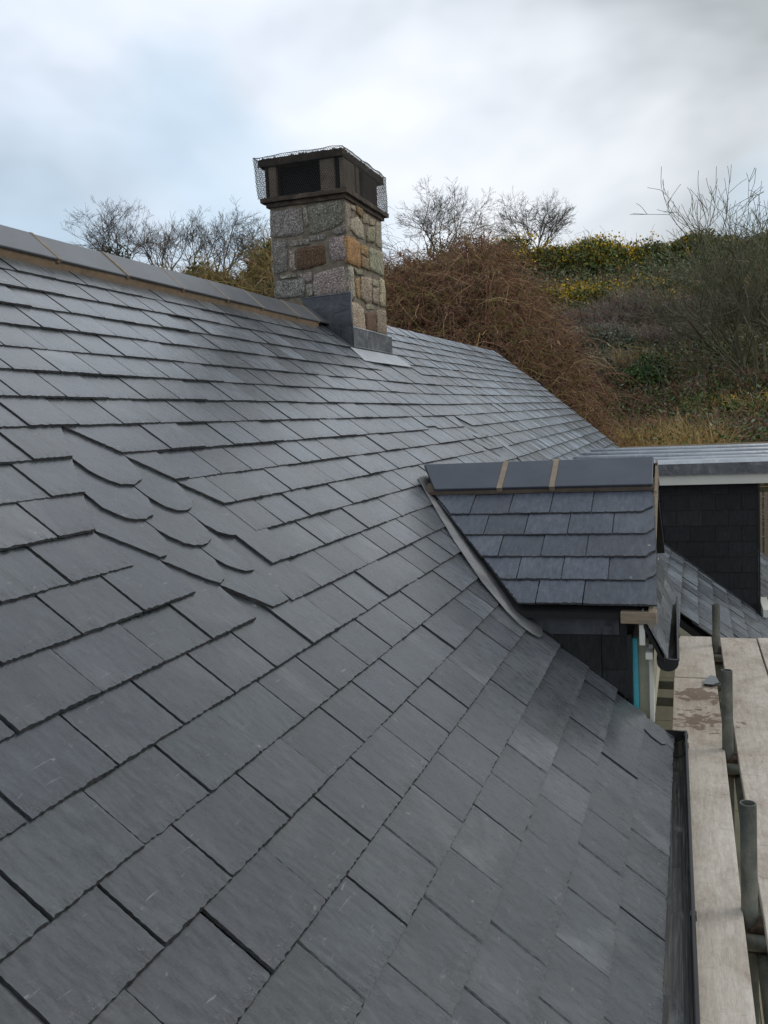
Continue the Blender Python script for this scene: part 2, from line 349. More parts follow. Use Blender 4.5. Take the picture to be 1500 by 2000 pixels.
def mat_gutter():
    t = NT('dirty_gutter'); s1 = t.noise(20, 4, 0.65, 0.3, t.mapping((8, 0.25, 8))); s2 = t.noise(6, 5, 0.7, 0.6, t.mapping((3, 0.6, 3)))
    c = t.mix(t.math('MULTIPLY', t.step(s1, 0.50, 0.66), 0.7), (0.014, 0.015, 0.016), (0.13, 0.105, 0.08))
    c = t.mix(t.math('MULTIPLY', t.step(s2, 0.56, 0.70), 0.6), c, (0.2, 0.21, 0.215))
    return t.done(c, t.math('ADD', t.math('MULTIPLY', s2, 0.4), 0.2), t.bump(s1, 0.2, 0.003), spec=0.6)
M_GUTTER = mat_gutter()

def mat_tint(name, rough=0.8, trans=0.0, var=0.3):
    t = NT(name); a = t.attr(); n = t.noise(1.4, 3, 0.6)
    c = t.mix(var, a.outputs['Color'], t.ramp(n, [(0.3, (0.25, 0.25, 0.25)), (0.7, (0.72, 0.72, 0.72))]), 'OVERLAY')
    if trans: t.put(t.b.inputs['Subsurface Weight'], 0.0)
    return t.done(c, rough, spec=0.3)
M_TWIG = mat_tint('twig_bark'); M_LEAF = mat_tint('leaf', 0.6); M_BARK = mat_tint('tree_bark', 0.85)
def mat_ground():
    t = NT('hill_soil'); a = t.noise(0.35, 6, 0.65, 0.6); b = t.noise(3.5, 6, 0.7, 0.4); d = t.noise(25, 4, 0.7)
    c = t.ramp(a, [(0.3, (0.022, 0.03, 0.012)), (0.45, (0.045, 0.043, 0.02)), (0.58, (0.06, 0.046, 0.03)), (0.72, (0.036, 0.045, 0.018))])
    c = t.mix(0.7, c, t.ramp(b, [(0.3, (0.25, 0.25, 0.25)), (0.7, (0.72, 0.7, 0.66))]), 'OVERLAY')
    return t.done(c, 0.95, t.bump(d, 0.9, 0.06, t.bump(b, 0.9, 0.3)))
M_GROUND = mat_ground()
M_YARD = simple('yard_gravel', (0.27, 0.25, 0.19), 0.9, 0.3, 4, 0.6, 40, 0.02)

# ------------------------------------------------------------------ ground and hillside
def terr(x, y):
    d = math.hypot(x, y)
    z = -4.2
    def ss(a, b, t): t = min(1, max(0, (t - a) / (b - a))); return t * t * (3 - 2 * t)
    z += 3.1 * ss(14, 22, d) + 9.6 * ss(20, 57, d)
    z += 0.9 * (mnoise.noise(Vector((x * 0.09, y * 0.09, 3.1)))) * ss(20, 30, d) + 0.25 * mnoise.noise(Vector((x * 0.4, y * 0.4, 7.7))) * ss(18, 26, d)
    z -= 2.0 * ss(60, 110, d)
    # flat building plot; the hill stands beyond the house, not in the street
    side = ss(2.0, 16.0, x - 0.12 * y) * (1 - ss(20, 40, d))
    z = z * (1 - side) + (-4.2) * side
    if y < 10: z = -4.2 + (z + 4.2) * ss(-4, 10, y)
    return z
def build_terrain():
    rs = np.concatenate([np.linspace(0.0, 16, 6), np.linspace(17, 66, 66), np.linspace(70, 900, 14)])
    az = np.linspace(-math.pi, math.pi, 181)[:-1]
    az = np.concatenate([az, np.linspace(-0.9, 0.3, 90)]); az = np.unique(np.round(az, 5))
    V = []; n = len(az)
    for r_ in rs:
        for a_ in az:
            x, y = r_ * math.sin(a_), r_ * math.cos(a_)
            V.append((x, y, terr(x, y)))
    F = [(i * n + k, i * n + (k + 1) % n, (i + 1) * n + (k + 1) % n, (i + 1) * n + k) for i in range(len(rs) - 1) for k in range(n)]
    o = np_mesh('hillside', np.array(V), np.array(F), M_GROUND, smooth=True)
    tag(o, 'brown and green scrubby hillside rising behind the slate roofed house', None, None, 'structure')
build_terrain()
yd = MB(); yd.box(-0.2, 7.0, -8.0, 7.0, -4.19, -4.17); yd = yd.build('yard', M_YARD); tag(yd, 'pale yard far below the scaffold boards', None, None, 'structure')

# ------------------------------------------------------------------ the house: roof frame
TH = 0.673322; K = 1.2                      # roof pitch; metres per layout unit
cT, sT = math.cos(TH), math.sin(TH)
P0 = Vector((-K * sT, 0, -K * cT))          # foot of the perpendicular from the eye
def rw(a, b, h=0.0):                        # roof coords (along, up-slope, off the plane) -> world
    return P0 + Vector((-cT * b + sT * h, a, sT * b + cT * h))
def roofz(x): return (-K - sT * x) / cT
ROOF_M = Matrix(((0, -cT, sT, P0.x), (1, 0, 0, P0.y), (0, sT, cT, P0.z), (0, 0, 0, 1)))

house = empty('cottage', (-1.5, 6, -4.2))
tag(house, 'long slate roofed house with a stone chimney and two slate dormers', 'house')
HI = Matrix.Translation((1.5, -6, 4.2))
def hpart(o):                               # parent to the house without moving it
    o.parent = house; o.matrix_parent_inverse = HI; return o

# deck under the slates: boards with felt, following the outline the slates cover
def deck_poly(mb, pts, h0=-0.12, h1=-0.034):
    n = len(pts)
    v = [(a, b, h0) for a, b in pts] + [(a, b, h1) for a, b in pts]
    mb.add(v, [tuple(range(n))[::-1], tuple(range(n, 2 * n))] + [(i, (i + 1) % n, n + (i + 1) % n, n + i) for i in range(n)])
dk = MB()
deck_poly(dk, [(-1.5, -0.79), (4.11, -0.79), (4.11, -0.59), (4.16, -0.59), (5.95, -0.59), (5.95, -0.79), (6.78, -0.79), (6.78, 3.02), (-1.5, 3.02)])
deck_poly(dk, [(6.781, -2.66), (16.0, -2.66), (16.05, 0.55), (16.75, 1.6), (17.15, 2.4), (17.15, 3.22), (7.8, 3.02), (6.781, 3.02)])
roof = dk.build('roof', M_FELT, house)
roof.matrix_parent_inverse = HI; roof.matrix_basis = ROOF_M
roof['label'] = 'big slate roof slope of random grey slates'

# ------------------------------------------------------------------ slates
GA = 0.162
def resample(poly, step, closed=True):
    out = []; n = len(poly)
    for i in range(n):
        p, q = poly[i], poly[(i + 1) % n]
        L = math.hypot(q[0] - p[0], q[1] - p[1]); k = max(1, int(L / step))
        for j in range(k): out.append((p[0] + (q[0] - p[0]) * j / k, p[1] + (q[1] - p[1]) * j / k))
    return out
def slate_geo(poly, yt, thick=0.007, lift=0.017, slope=0.046, step=0.03, chip=0.005, edge_hi=None, tiltx=0.0, side_chip=0.0012, ylimit=None):
    """slate from an anticlockwise outline (x along, y up the slope); chipped chamfered edges, tail on y = yt"""
    pts = resample(poly, step)
    ytop = max(p[1] for p in poly)
    n = len(pts); xc = sum(p[0] for p in pts) / n
    bot = []; top = []
    for i, p in enumerate(pts):
        a, b = pts[i - 1], pts[(i + 1) % n]
        tx, ty = b[0] - a[0], b[1] - a[1]; L = math.hypot(tx, ty) or 1; nx, ny = -ty / L, tx / L      # inward normal
        tail = ny > 0.35 and p[1] < yt + 0.6 * (ytop - yt)
        hid = p[1] > ytop - 0.01
        if hid: j, c = 0, 0.0005
        elif tail: j, c = R.uniform(-0.0013, 0.0013), R.uniform(0.25, 1.0) ** 1.6 * chip + 0.0008
        else: j, c = R.uniform(-0.0008, 0.0008), R.uniform(0.3, 1) * side_chip
        bx, by = p[0] + nx * j, p[1] + ny * j
        bot.append((bx, by)); top.append((bx + nx * c, by + ny * c))
    def z(x, y): return lift - slope * (y - yt) + tiltx * (x - xc)
    V = [(x, y, z(x, y) - thick) for x, y in bot] + [(x, y, z(x, y)) for x, y in top]
    F = [tuple(range(n, 2 * n))] + [(i, (i + 1) % n, n + (i + 1) % n, n + i) for i in range(n)]
    return V, F, [0] + [1] * n
def rnd_tint(): return (R.random(), R.random(), R.random())
def tail_tint(V, yt):
    c = rnd_tint(); return [c + (v[1] - yt,) for v in V]

CW, CH, CF = 750, 1000, 1772.1
def screen(pw):
    d = Vector(pw); c = d.dot(fw)
    if c < 0.05: return None
    return (CW + CF * d.dot(rt) / c, CH - CF * d.dot(up) / c, c)
def seen_area(quad):
    """pixels a roof quad covers inside the frame (0 outside)"""
    p = [screen(q) for q in quad]
    if any(q is None for q in p): return 0
    cx = sum(q[0] for q in p) / 4; cy = sum(q[1] for q in p) / 4
    if not any(0 <= q[0] <= 1500 and 0 <= q[1] <= 2000 for q in p) and not (0 < cx < 1500 and 0 < cy < 2000): return 0
    return abs(sum(p[i][0] * p[(i + 1) % 4][1] - p[(i + 1) % 4][0] * p[i][1] for i in range(4))) / 2

TS = [.695, .570, .437, .304, .170, .034, -.105, -.234, -.367, -.502, -.632, -.760, -.890, -1.020, -1.157, -1.293, -1.427, -1.562, -1.695, -1.838, -1.975, -2.115, -2.252, -2.39, -2.53]
def drift(b, a):
    return b * (1 + 0.088 * max(0, a - 7.8) / 9.0)
rec = []                                      # every main-roof slate: outline (metres a,b), tail, options
def rect_slate(a0, a1, k, l_top=None, r_top=None, tail=None, ext=1.95, **kw):
    """one slate of course k between along-positions a0..a1 at its tail (metres); *_top give skewed side edges"""
    bt = -TS[k] * K if tail is None else tail
    g = GA * (ext if k < 22 else 1.3)
    lt = a0 if l_top is None else a0 + (l_top - a0) * ext
    r2 = a1 if r_top is None else a1 + (r_top - a1) * 1.95
    am = 0.5 * (a0 + a1)
    pl = [(a0, bt), (a1, bt), (r2, bt + g), (lt, bt + g)]
    pl = [(a, drift(b, a)) for a, b in pl]
    rec.append(dict(poly=pl, yt=drift(bt, am), k=k, **kw))
def verge(b): # far gable edge: along-position for a height b
    b = b
    for (b0, a0), (b1, a1) in zip(vg[:-1], vg[1:]):
        if b0 <= b <= b1: return a0 + (a1 - a0) * (b - b0) / (b1 - b0)
    return vg[0][1] if b < vg[0][0] else vg[-1][1]
vg = [(-2.7, 15.95), (0.57, 16.13), (1.5, 16.67), (2.34, 17.2), (3.4, 17.22)]
def fill(k, aL, aR, lt=None, rt_=None):
    """fill course k between aL and aR (metres at the tail)"""
    W0 = .2475; off = (.185 if k % 2 == 0 else .095) * K
    j = []; x = off + W0 * math.floor((aL - off) / W0)
    while x < aR + W0:
        far = max(0, min(1, (x - 3.2) / 3))
        j.append(x + R.uniform(-.010, .010) + far * R.uniform(-.05, .05)); x += W0
    j = [q for q in j if aL + .085 < q < aR - .085]
    ed = [aL] + j + [aR]
    for i in range(len(ed) - 1):
        g = R.choice([.0032, .0038, .0045, .005, .007])
        a0, a1 = ed[i] + (g if i else 0), ed[i + 1] - (.0015 if i < len(ed) - 2 else 0)
        ex = dict(ext=2.35, slope=.034) if (i == 0 and lt is not None and k in (9, 10, 11)) else {}
        rect_slate(a0, a1, k, lt if i == 0 else None, rt_ if i == len(ed) - 2 else None, **ex)
U = lambda q: q * K
LEFT = {14: (1.978, 2.08), 13: (1.875, 1.977), 12: (1.766, 1.875), 11: (1.760, 1.767), 10: (1.851, 1.866), 9: (1.954, 1.968)}
RIGHT = {14: (2.197, 2.096), 13: (2.289, 2.197), 12: (2.385, 2.289), 11: (2.383, 2.384), 10: (2.268, 2.266), 9: (2.170, 2.168)}
FLEFT = {14: (6.334, 6.46), 13: (6.20, 6.33), 12: (6.085, 6.2), 11: (6.058, 6.085)}
FRIGHT = {14: (6.596, 6.476), 13: (6.657, 6.596), 12: (6.721, 6.657), 11: (6.695, 6.72), 10: (6.60, 6.69)}
DORM_Y0, DORM_Y1 = 4.125, 5.985
for k in range(len(TS)):
    bt = -TS[k] * K; vr = verge(drift(bt, 16)) + R.uniform(-.01, .01)
    s = TS[k]
    if k >= 23:
        fill(k, 8.5, vr); continue            # above the chimney line the near part lies under the ridge tiles
    if k in LEFT:
        fill(k, -1.2, U(LEFT[k][0]), None, U(LEFT[k][1]))
        a = U(RIGHT[k][0]); la = U(RIGHT[k][1])
    else: a, la = -1.2, None
    if s > .03:                                # courses that stop at the dormer cheek
        fill(k, a, DORM_Y0 if k > 1 else 4.09, la)
        if s < .5 or k == 0 or k == 1: fill(k, DORM_Y1, 9.28 if s < .45 else 9.28)
        if s < .43: fill(k, 9.9, 10.3)
        continue
    if s > -.83:                               # courses that run in under the dormer's lead valley
        yv = 4.0 + (4.98 - 4.0) * (-s - .0) / .8
        fill(k, a, yv + .20, la)
        a2 = 2 * 5.05 - yv - .1
        if k in FRIGHT:
            if k in FLEFT: fill(k, a2, U(FLEFT[k][0]), None, U(FLEFT[k][1]))
            else: fill(k, a2, U(6.12), None, U(6.2))
            fill(k, U(FRIGHT[k][0]), vr, U(FRIGHT[k][1]))
        else: fill(k, a2, vr)
        continue
    if k in FLEFT:
        if k == 14:
            fill(k, a, U(5.40), la); rect_slate(U(5.41), U(5.615), k, tail=bt + .03, lift=.024)
            fill(k, U(5.626), U(6.334), None, U(6.46))
        else: fill(k, a, U(FLEFT[k][0]), la, U(FLEFT[k][1]))
        fill(k, U(FRIGHT[k][0]), vr, U(FRIGHT[k][1])); continue
    if k >= 19 and k < 23:                     # broken by the chimney stack (y 7.46 .. 8.43)
        if k >= 20 or True:
            lim = 7.50 if k >= 18 else None
            if -bt < -2.49 or bt > 2.49: fill(k, a, 7.44); fill(k, 8.52 if k > 19 else 8.62, vr)
            elif bt > 2.15: fill(k, a, 7.36); fill(k, 8.62, vr)
            else: fill(k, a, vr)
        continue
    fill(k, a, vr, la)
# lower courses of the catslide beyond y = 6.76
for i in range(1, 13):
    TS.append(.695 + .1345 * i); k = len(TS) - 1
    s = TS[k]
    fill(k, 6.76 + R.uniform(-.006, .012), 9.28 if s < 1.47 else 15.9)
# under-eaves course shows as a second edge
N_REG = len(rec)
# the swept lines of round and diagonal slates (layout units: along, down-slope)
ODD = [
 ([(2.080,-1.31),(1.980,-1.165),(1.983,-1.10),(2.0,-1.06),(2.035,-1.03),(2.086,-1.022),(2.149,-1.042),(2.185,-1.085),(2.20,-1.14),(2.30,-1.31)], -1.023),
 ([(1.980,-1.165),(1.880,-1.03),(1.876,-.96),(1.908,-.908),(1.94,-.895),(1.977,-.891),(2.02,-.90),(2.056,-.926),(2.084,-.968),(2.087,-1.05),(2.09,-1.18)], -.891),
 ([(1.878,-1.03),(1.772,-.892),(1.868,-.762),(1.90,-.762),(1.933,-.781),(1.966,-.817),(1.974,-.86),(1.974,-1.04)], -.760),
 ([(2.092,-1.18),(2.091,-.975),(2.106,-.925),(2.135,-.90),(2.165,-.894),(2.195,-.895),(2.221,-.903),(2.257,-.93),(2.285,-.99),(2.30,-1.18)], -.894),
 ([(1.978,-1.04),(1.978,-.85),(1.990,-.82),(2.012,-.785),(2.037,-.767),(2.07,-.762),(2.101,-.763),(2.14,-.775),(2.17,-.81),(2.181,-.86),(2.181,-1.04)], -.763),
 ([(2.185,-1.04),(2.185,-.83),(2.20,-.795),(2.229,-.773),(2.262,-.764),(2.285,-.87),(2.43,-.97),(2.40,-1.06)], -.764),
 ([(1.866,-.90),(1.868,-.758),(1.942,-.654),(1.970,-.630),(2.005,-.640),(2.04,-.668),(2.059,-.71),(2.060,-.90)], -.630),
 ([(2.064,-.90),(2.064,-.715),(2.075,-.68),(2.091,-.659),(2.12,-.64),(2.160,-.634),(2.187,-.79),(2.2,-.92)], -.634),
 ([(1.968,-.76),(1.972,-.632),(2.061,-.509),(2.16,-.508),(2.18,-.62),(2.19,-.78)], -.508),
]
for k in LEFT:
    fill(k, U(LEFT[k][0]) - .02, U(RIGHT[k][0]) + .02)
for q in rec[N_REG:]: q['lift'] = -.006; q['under'] = True
for pl, tail in ODD:
    rec.append(dict(poly=[(a * K, -s * K) for a, s in pl], yt=-tail * K, k=90, odd=True))
for st, pairs in ((-1.022, [(6.32, 6.47), (6.472, 6.64)]), (-.894, [(6.2, 6.378), (6.38, 6.56), (6.562, 6.71)]), (-.76, [(6.07, 6.26), (6.262, 6.42), (6.422, 6.58), (6.582, 6.7)]), (-.634, [(6.13, 6.3), (6.302, 6.48), (6.482, 6.6)])):
    for q0, q1 in pairs:
        w = q1 - q0; sk = .04
        pl = [(q0 - sk, st + .0), (q0 + .25 * w, st), (q0 + .7 * w, st + .002), (q0 + .92 * w, st - .03), (q1, st - .07), (q1 + sk, st - .26), (q0 - sk * 2.5, st - .26), (q0 - sk * 2.6, st - .10)]
        rec.append(dict(poly=[(a * K, -s * K) for a, s in pl], yt=-st * K, k=91, odd=True))
# the small tongue slate near the eaves corner
rec.append(dict(poly=[(a * K, -s * K) for a, s in [(3.30, .52), (3.235, .60), (3.235, .645), (3.26, .66), (3.30, .655), (3.40, .52)]], yt=-.66 * K, k=92, odd=True, lift=.024))

for q in rec:
    pl = q['poly']
    a0 = min(p[0] for p in pl); a1 = max(p[0] for p in pl); bt = q['yt']
    hid = q['k'] < 90 and (8.0 < a0 and a1 < 13.2 and .35 < -bt < 1.74 and a0 > 9.3)
    q['area'] = 0 if hid else seen_area([rw(a0, bt), rw(a1, bt), rw(a1, bt + GA), rw(a0, bt + GA)])
    q['skip'] = hid
order = sorted(range(len(rec)), key=lambda i: -rec[i]['area'])
single = set(order[:262])
field = MB()
n_single = 0
for i, q in enumerate(rec):
    if q['skip']: continue
    k = q['k']; near = q['area']
    step = .008 if near > 9000 else .014 if near > 3000 else .022 if near > 700 else .05
    lift = q.get('lift', .0195) + R.uniform(0, .006)
    pale = (k in (0, 1, 2, 3) and R.random() < .8) or (k == 4 and R.random() < .4)
    od = q.get('odd')
    if od: lift = q.get('lift', .0235)
    V, F, mi = slate_geo(q['poly'], q['yt'], .0125 if od else R.uniform(.007, .0105), lift, q.get('slope', .052) + (0 if od else R.uniform(-.006, .006)), step,
                         .0042 if near > 700 else .003, tiltx=0 if od else R.uniform(-.007, .007), side_chip=.0014 if near > 2000 else .001)
    if pale: mi = [2 if m == 1 else 0 for m in mi]
    if i in single:
        c = (sum(p[0] for p in q['poly']) / len(q['poly']), q['yt'], 0)
        mb = MB(); tt_ = tail_tint(V, q['yt'])
        if od: tt_ = [(p[0], .62, .5, p[3]) for p in tt_]
        mb.add([(x - c[0], y - c[1], z) for x, y, z in V], F, mi, tt_)
        o = mb.build('slate', [M_SLATE, M_EDGE, M_EDGE_PALE], roof, loc=c); n_single += 1
        if q.get('odd') and k in (90, 92): o['label'] = 'slate cut to a rounded tongue'
    else: field.add(V, F, mi, tail_tint(V, q['yt']))
fo = field.build('slate_field', [M_SLATE, M_EDGE, M_EDGE_PALE], roof); fo['kind'] = 'stuff'

# back slope and the house body
bk = MB(); ap = rw(0, 3.02)
bk.prism([(ap.x - .02, ap.z - .02), (ap.x - 3.2, ap.z - 2.57), (ap.x - 3.2, ap.z - 2.67), (ap.x - .02, ap.z - .14)], 1, -1.4, 17.0)
hpart(bk.build('back_roof_slope', M_RIDGE))
wl_ = MB()
wl_.prism([(-.30, -4.2), (-.30, -1.42), (ap.x, ap.z - .18), (ap.x - 2.95, ap.z - 2.55), (ap.x - 2.95, -4.2)], 1, -1.3, 6.80)
wl_.prism([(1.15, -4.2), (1.15, -2.62), (ap.x, ap.z - .18), (ap.x - 2.95, ap.z - 2.55), (ap.x - 2.95, -4.2)], 1, 6.805, 15.85)
hpart(wl_.build('wall', M_WALL))
fb = MB(); fb.box(-.215, -.190, -1.3, 4.06, -1.60, -1.452)
hpart(fb.build('fascia_board', M_BLACK))

# ridge tiles, their bedding and joints
def rroof(name, mb, mat, parent=roof, **k): return mb.build(name, mat, parent, **k)
RB, RE = 3.06, 2.845                          # apex and lower edge of the ridge tiles up the slope
joints = [-.3, .34, .92, 1.5, 2.09, 2.68, 3.26, 3.845, 4.43, 5.016, 5.59, 6.118, 6.76, 7.18, 7.452]
for q0, q1 in zip(joints[:-1], joints[1:]):
    m = MB(); dz = R.uniform(-.003, .003); e = .006
    def tri(h): return [(RE, .050 + h), (RE, .064 + h), (RB, .078 + h), (RB + .10, -.085 + h), (RB + .09, -.095 + h), (RB - .004, .060 + h)]
    m.prism([(b, h + dz) for b, h in tri(0)], 0, q0 + e, q1 - e)
    # prism axis 0 expects (y, z) = (up-slope, off-plane)
    o = bevel(rroof('ridge_tile', m, M_RIDGE), .003, 1)
bed = MB()
av = np.linspace(-.4, 7.2, 90)
for a0, a1 in zip(av[:-1], av[1:]):
    w0, w1 = .012 * mnoise.noise(Vector((a0 * 2.2, 1, 0))), .012 * mnoise.noise(Vector((a1 * 2.2, 1, 0)))
    v = []
    for a, w in ((a0, w0), (a1, w1)):
        v += [(a, RE - .012 + w, .012), (a, RE + .006 + w * .4, .051), (a, RE + .08, .052), (a, RE + .08, -.01)]
    bed.add(v, [(0, 4, 5, 1), (1, 5, 6, 2), (0, 1, 2, 3), (4, 7, 6, 5)])
rroof('mortar_bed', bed, M_MORTAR)
for q in joints[1:-1]:
    m = MB()
    m.prism([(RE - .004, .045), (RE - .004, .067), (RB - .002, .081), (RB + .02, .05), (RB - .004, .05)], 0, q - .011, q + .011)
    rroof('mortar_joint', m, M_JOINT)

# ------------------------------------------------------------------ chimney
CX0, CX1, CY0, CY1 = -3.452, -2.757, 7.452, 8.428
ch = MB()
ch.box(CX0, CX1, CY0, CY1, -.2, 1.945)
chim = hpart(ch.build('chimney', M_STONE_MORTAR))
chim['label'] = 'square granite stone chimney with a netted cap'
def cpart(name, mb, mat, **k):
    return mb.build(name, mat, chim, **k)
FRONT = [
 [(-3.454,1.894),(-3.176,1.893),(-3.154,1.879),(-3.148,1.684),(-3.217,1.664),(-3.436,1.671),(-3.451,1.792)],
 [(-3.131,1.908),(-3.103,1.905),(-3.097,1.848),(-3.095,1.735),(-3.123,1.730),(-3.138,1.796)],
 [(-3.102,1.897),(-2.780,1.912),(-2.781,1.731),(-2.885,1.687),(-3.019,1.666),(-3.077,1.668),(-3.091,1.799)],
 [(-2.877,1.674),(-2.774,1.707),(-2.760,1.641),(-2.836,1.624),(-2.878,1.646)],
 [(-3.443,1.631),(-3.314,1.638),(-3.311,1.539),(-3.322,1.377),(-3.429,1.363),(-3.446,1.455)],
 [(-3.283,1.626),(-3.102,1.623),(-3.100,1.582),(-3.281,1.581)],
 [(-3.090,1.642),(-2.941,1.641),(-2.952,1.602),(-3.085,1.605)],
 [(-3.210,1.553),(-2.976,1.561),(-2.965,1.519),(-2.954,1.405),(-3.099,1.379),(-3.217,1.375),(-3.224,1.473)],
 [(-3.288,1.549),(-3.233,1.548),(-3.243,1.475),(-3.236,1.368),(-3.290,1.370)],
 [(-2.907,1.614),(-2.775,1.615),(-2.767,1.515),(-2.773,1.415),(-2.883,1.418),(-2.919,1.474)],
 [(-3.427,1.292),(-3.170,1.296),(-3.164,1.246),(-3.175,1.141),(-3.418,1.142),(-3.442,1.206)],
 [(-3.147,1.237),(-3.092,1.240),(-3.089,1.141),(-3.144,1.138)],
 [(-3.070,1.311),(-2.988,1.335),(-2.791,1.364),(-2.771,1.258),(-2.778,1.130),(-2.965,1.122),(-3.072,1.132),(-3.085,1.206)],
 [(-3.204,1.332),(-3.090,1.345),(-3.086,1.272),(-3.154,1.262)],
 [(-3.387,1.341),(-3.231,1.339),(-3.228,1.310),(-3.384,1.308)]]
SIDE = [
 [(7.452,1.889),(7.564,1.895),(7.545,1.683),(7.452,1.639)],
 [(7.589,1.900),(7.710,1.917),(7.692,1.873),(7.595,1.861)],
 [(7.735,1.923),(7.884,1.920),(7.859,1.840),(7.727,1.863)],
 [(7.594,1.781),(7.771,1.831),(7.901,1.781),(7.896,1.663),(7.719,1.649),(7.557,1.685)],
 [(7.899,1.885),(8.060,1.896),(8.048,1.817),(7.887,1.808)],
 [(8.081,1.881),(8.234,1.895),(8.211,1.840),(8.072,1.820)],
 [(8.044,1.791),(8.183,1.825),(8.198,1.689),(7.971,1.650),(7.968,1.718)],
 [(8.270,1.883),(8.417,1.904),(8.394,1.660),(8.229,1.666)],
 [(7.452,1.606),(7.571,1.623),(7.762,1.606),(7.769,1.450),(7.729,1.386),(7.452,1.389)],
 [(7.802,1.605),(7.991,1.611),(7.977,1.515),(7.799,1.521)],
 [(8.030,1.609),(8.375,1.630),(8.412,1.493),(8.398,1.402),(8.014,1.410)],
 [(7.795,1.496),(7.988,1.500),(7.986,1.397),(7.781,1.402)],
 [(7.452,1.358),(7.551,1.368),(7.553,1.254),(7.570,1.093),(7.452,1.078)],
 [(7.574,1.363),(7.769,1.366),(7.846,1.338),(7.639,1.315)],
 [(7.609,1.278),(7.724,1.295),(7.712,1.117),(7.638,1.117)],
 [(7.761,1.315),(8.021,1.333),(8.019,1.143),(7.881,1.094),(7.734,1.128)],
 [(8.062,1.338),(8.257,1.339),(8.243,1.285),(8.066,1.278)],
 [(8.047,1.242),(8.230,1.272),(8.190,1.110),(8.042,1.120)],
 [(8.285,1.368),(8.413,1.367),(8.420,1.125),(8.260,1.108)],
 [(7.852,1.074),(8.067,1.100),(8.087,1.060),(7.872,1.038)],
 [(7.470,1.050),(7.626,1.066),(7.781,1.024),(7.803,0.832),(7.460,0.822)],
 [(7.846,1.001),(8.105,1.030),(8.096,0.846),(7.842,0.835)],
 [(8.142,1.065),(8.398,1.078),(8.406,0.843),(8.122,0.840)]]
def stone_geo(poly, to_world, depth):
    """rounded rubble face: jittered outline, two insets, a bulged middle"""
    A = sum(poly[i][0] * poly[(i + 1) % len(poly)][1] - poly[(i + 1) % len(poly)][0] * poly[i][1] for i in range(len(poly)))
    if A < 0: poly = poly[::-1]
    pts = resample(poly, .035); n = len(pts)
    cx = sum(p[0] for p in pts) / n; cy = sum(p[1] for p in pts) / n
    pts = [(x + R.uniform(-.005, .005), y + R.uniform(-.005, .005)) for x, y in pts]
    V = []
    for sc_, d in ((1.03, -.02), (1.02, depth * .45), (.985, depth * .95), (.6, depth * 1.0)):
        for x, y in pts:
            V.append(to_world(cx + (x - cx) * sc_, cy + (y - cy) * sc_, d + (R.uniform(-.005, .004) if sc_ < .99 else 0)))
    V.append(to_world(cx, cy, depth))
    F = [(r_ * n + i, r_ * n + (i + 1) % n, (r_ + 1) * n + (i + 1) % n, (r_ + 1) * n + i) for r_ in range(3) for i in range(n)]
    F += [(3 * n + i, 3 * n + (i + 1) % n, 4 * n) for i in range(n)]
    return V, F
ST_G = [(.84, .82, .77), (.76, .74, .69), (.96, .93, .86), (.68, .66, .62)]
ST_W = [(1.1, 1.0, .84), (1.0, .9, .74), (1.15, 1.06, .9), (.85, .76, .62)]
for i, pl in enumerate(FRONT):
    V, F = stone_geo(pl, lambda u, v, d: (u, CY0 - d, v), R.uniform(.009, .016))
    c = (.44, .25, .165) if i == 7 else R.choice(ST_G)
    m = MB(); m.add(V, F, 0, tuple(q * R.uniform(.92, 1.08) for q in c)); o = cpart('stone', m, M_GRANITE, smooth=True)
    if i == 7: o['label'] = 'rust red stone'
for i, pl in enumerate(SIDE):
    V, F = stone_geo(pl, lambda u, v, d: (CX1 + d, u, v), R.uniform(.009, .02))
    c = (1.15, .72, .32) if i == 8 else (.98, .70, .40) if i in (9, 14) else (.42, .29, .2) if i == 21 else (.8, .6, .36) if i in (11, 2) else R.choice(ST_W)
    m = MB(); m.add(V, F, 0, tuple(q * R.uniform(.92, 1.08) for q in c)); o = cpart('stone', m, M_GRANITE, smooth=True)
    if i == 8: o['label'] = 'orange ochre stone on the corner'
# hidden faces get the same rubble so the stack is whole from the sides
for side in (0, 1):
    z = 1.86
    while z > .9:
        u = (CY0 if side == 0 else CX0) + .02; hi = (CY1 if side == 0 else CX1) - .05; hgt = R.uniform(.14, .22)
        while u < hi:
            w = min(R.uniform(.14, .3), hi + .03 - u)
            pl = [(u, z), (u + w - .02, z), (u + w - .02, z - hgt + .03), (u, z - hgt + .03)]
            V, F = stone_geo(pl, (lambda p, q, d: (CX0 - d, p, q)) if side == 0 else (lambda p, q, d: (p, CY1 + d, q)), .02)
            m = MB(); m.add(V, F, 0, R.choice(ST_G)); cpart('stone', m, M_GRANITE, smooth=True); u += w
        z -= hgt
def worn_slab(x0, x1, y0, y1, z0, z1, amp, n=14):
    m = MB(); loop = resample([(x0, y0), (x1, y0), (x1, y1), (x0, y1)], (x1 - x0) / n)
    loop = [(x + R.uniform(-amp, amp), y + R.uniform(-amp, amp)) for x, y in loop]; k = len(loop)
    V = [(x, y, z0 + R.uniform(0, amp)) for x, y in loop] + [(x + R.uniform(-amp, amp) * .6, y + R.uniform(-amp, amp) * .6, z1 + R.uniform(-amp, amp) * .7) for x, y in loop]
    m.add(V, [tuple(range(k))[::-1], tuple(range(k, 2 * k))] + [(i, (i + 1) % k, k + (i + 1) % k, k + i) for i in range(k)])
    return m
cpart('ledge', worn_slab(CX0 - .03, CX1 + .02, CY0 - .02, CY1 + .05, 1.925, 1.962, .003), M_CAP)
cpart('ledge', worn_slab(CX0 - .07, CX1 + .045, CY0 - .05, CY1 + .11, 1.963, 2.003, .004), M_CAP)
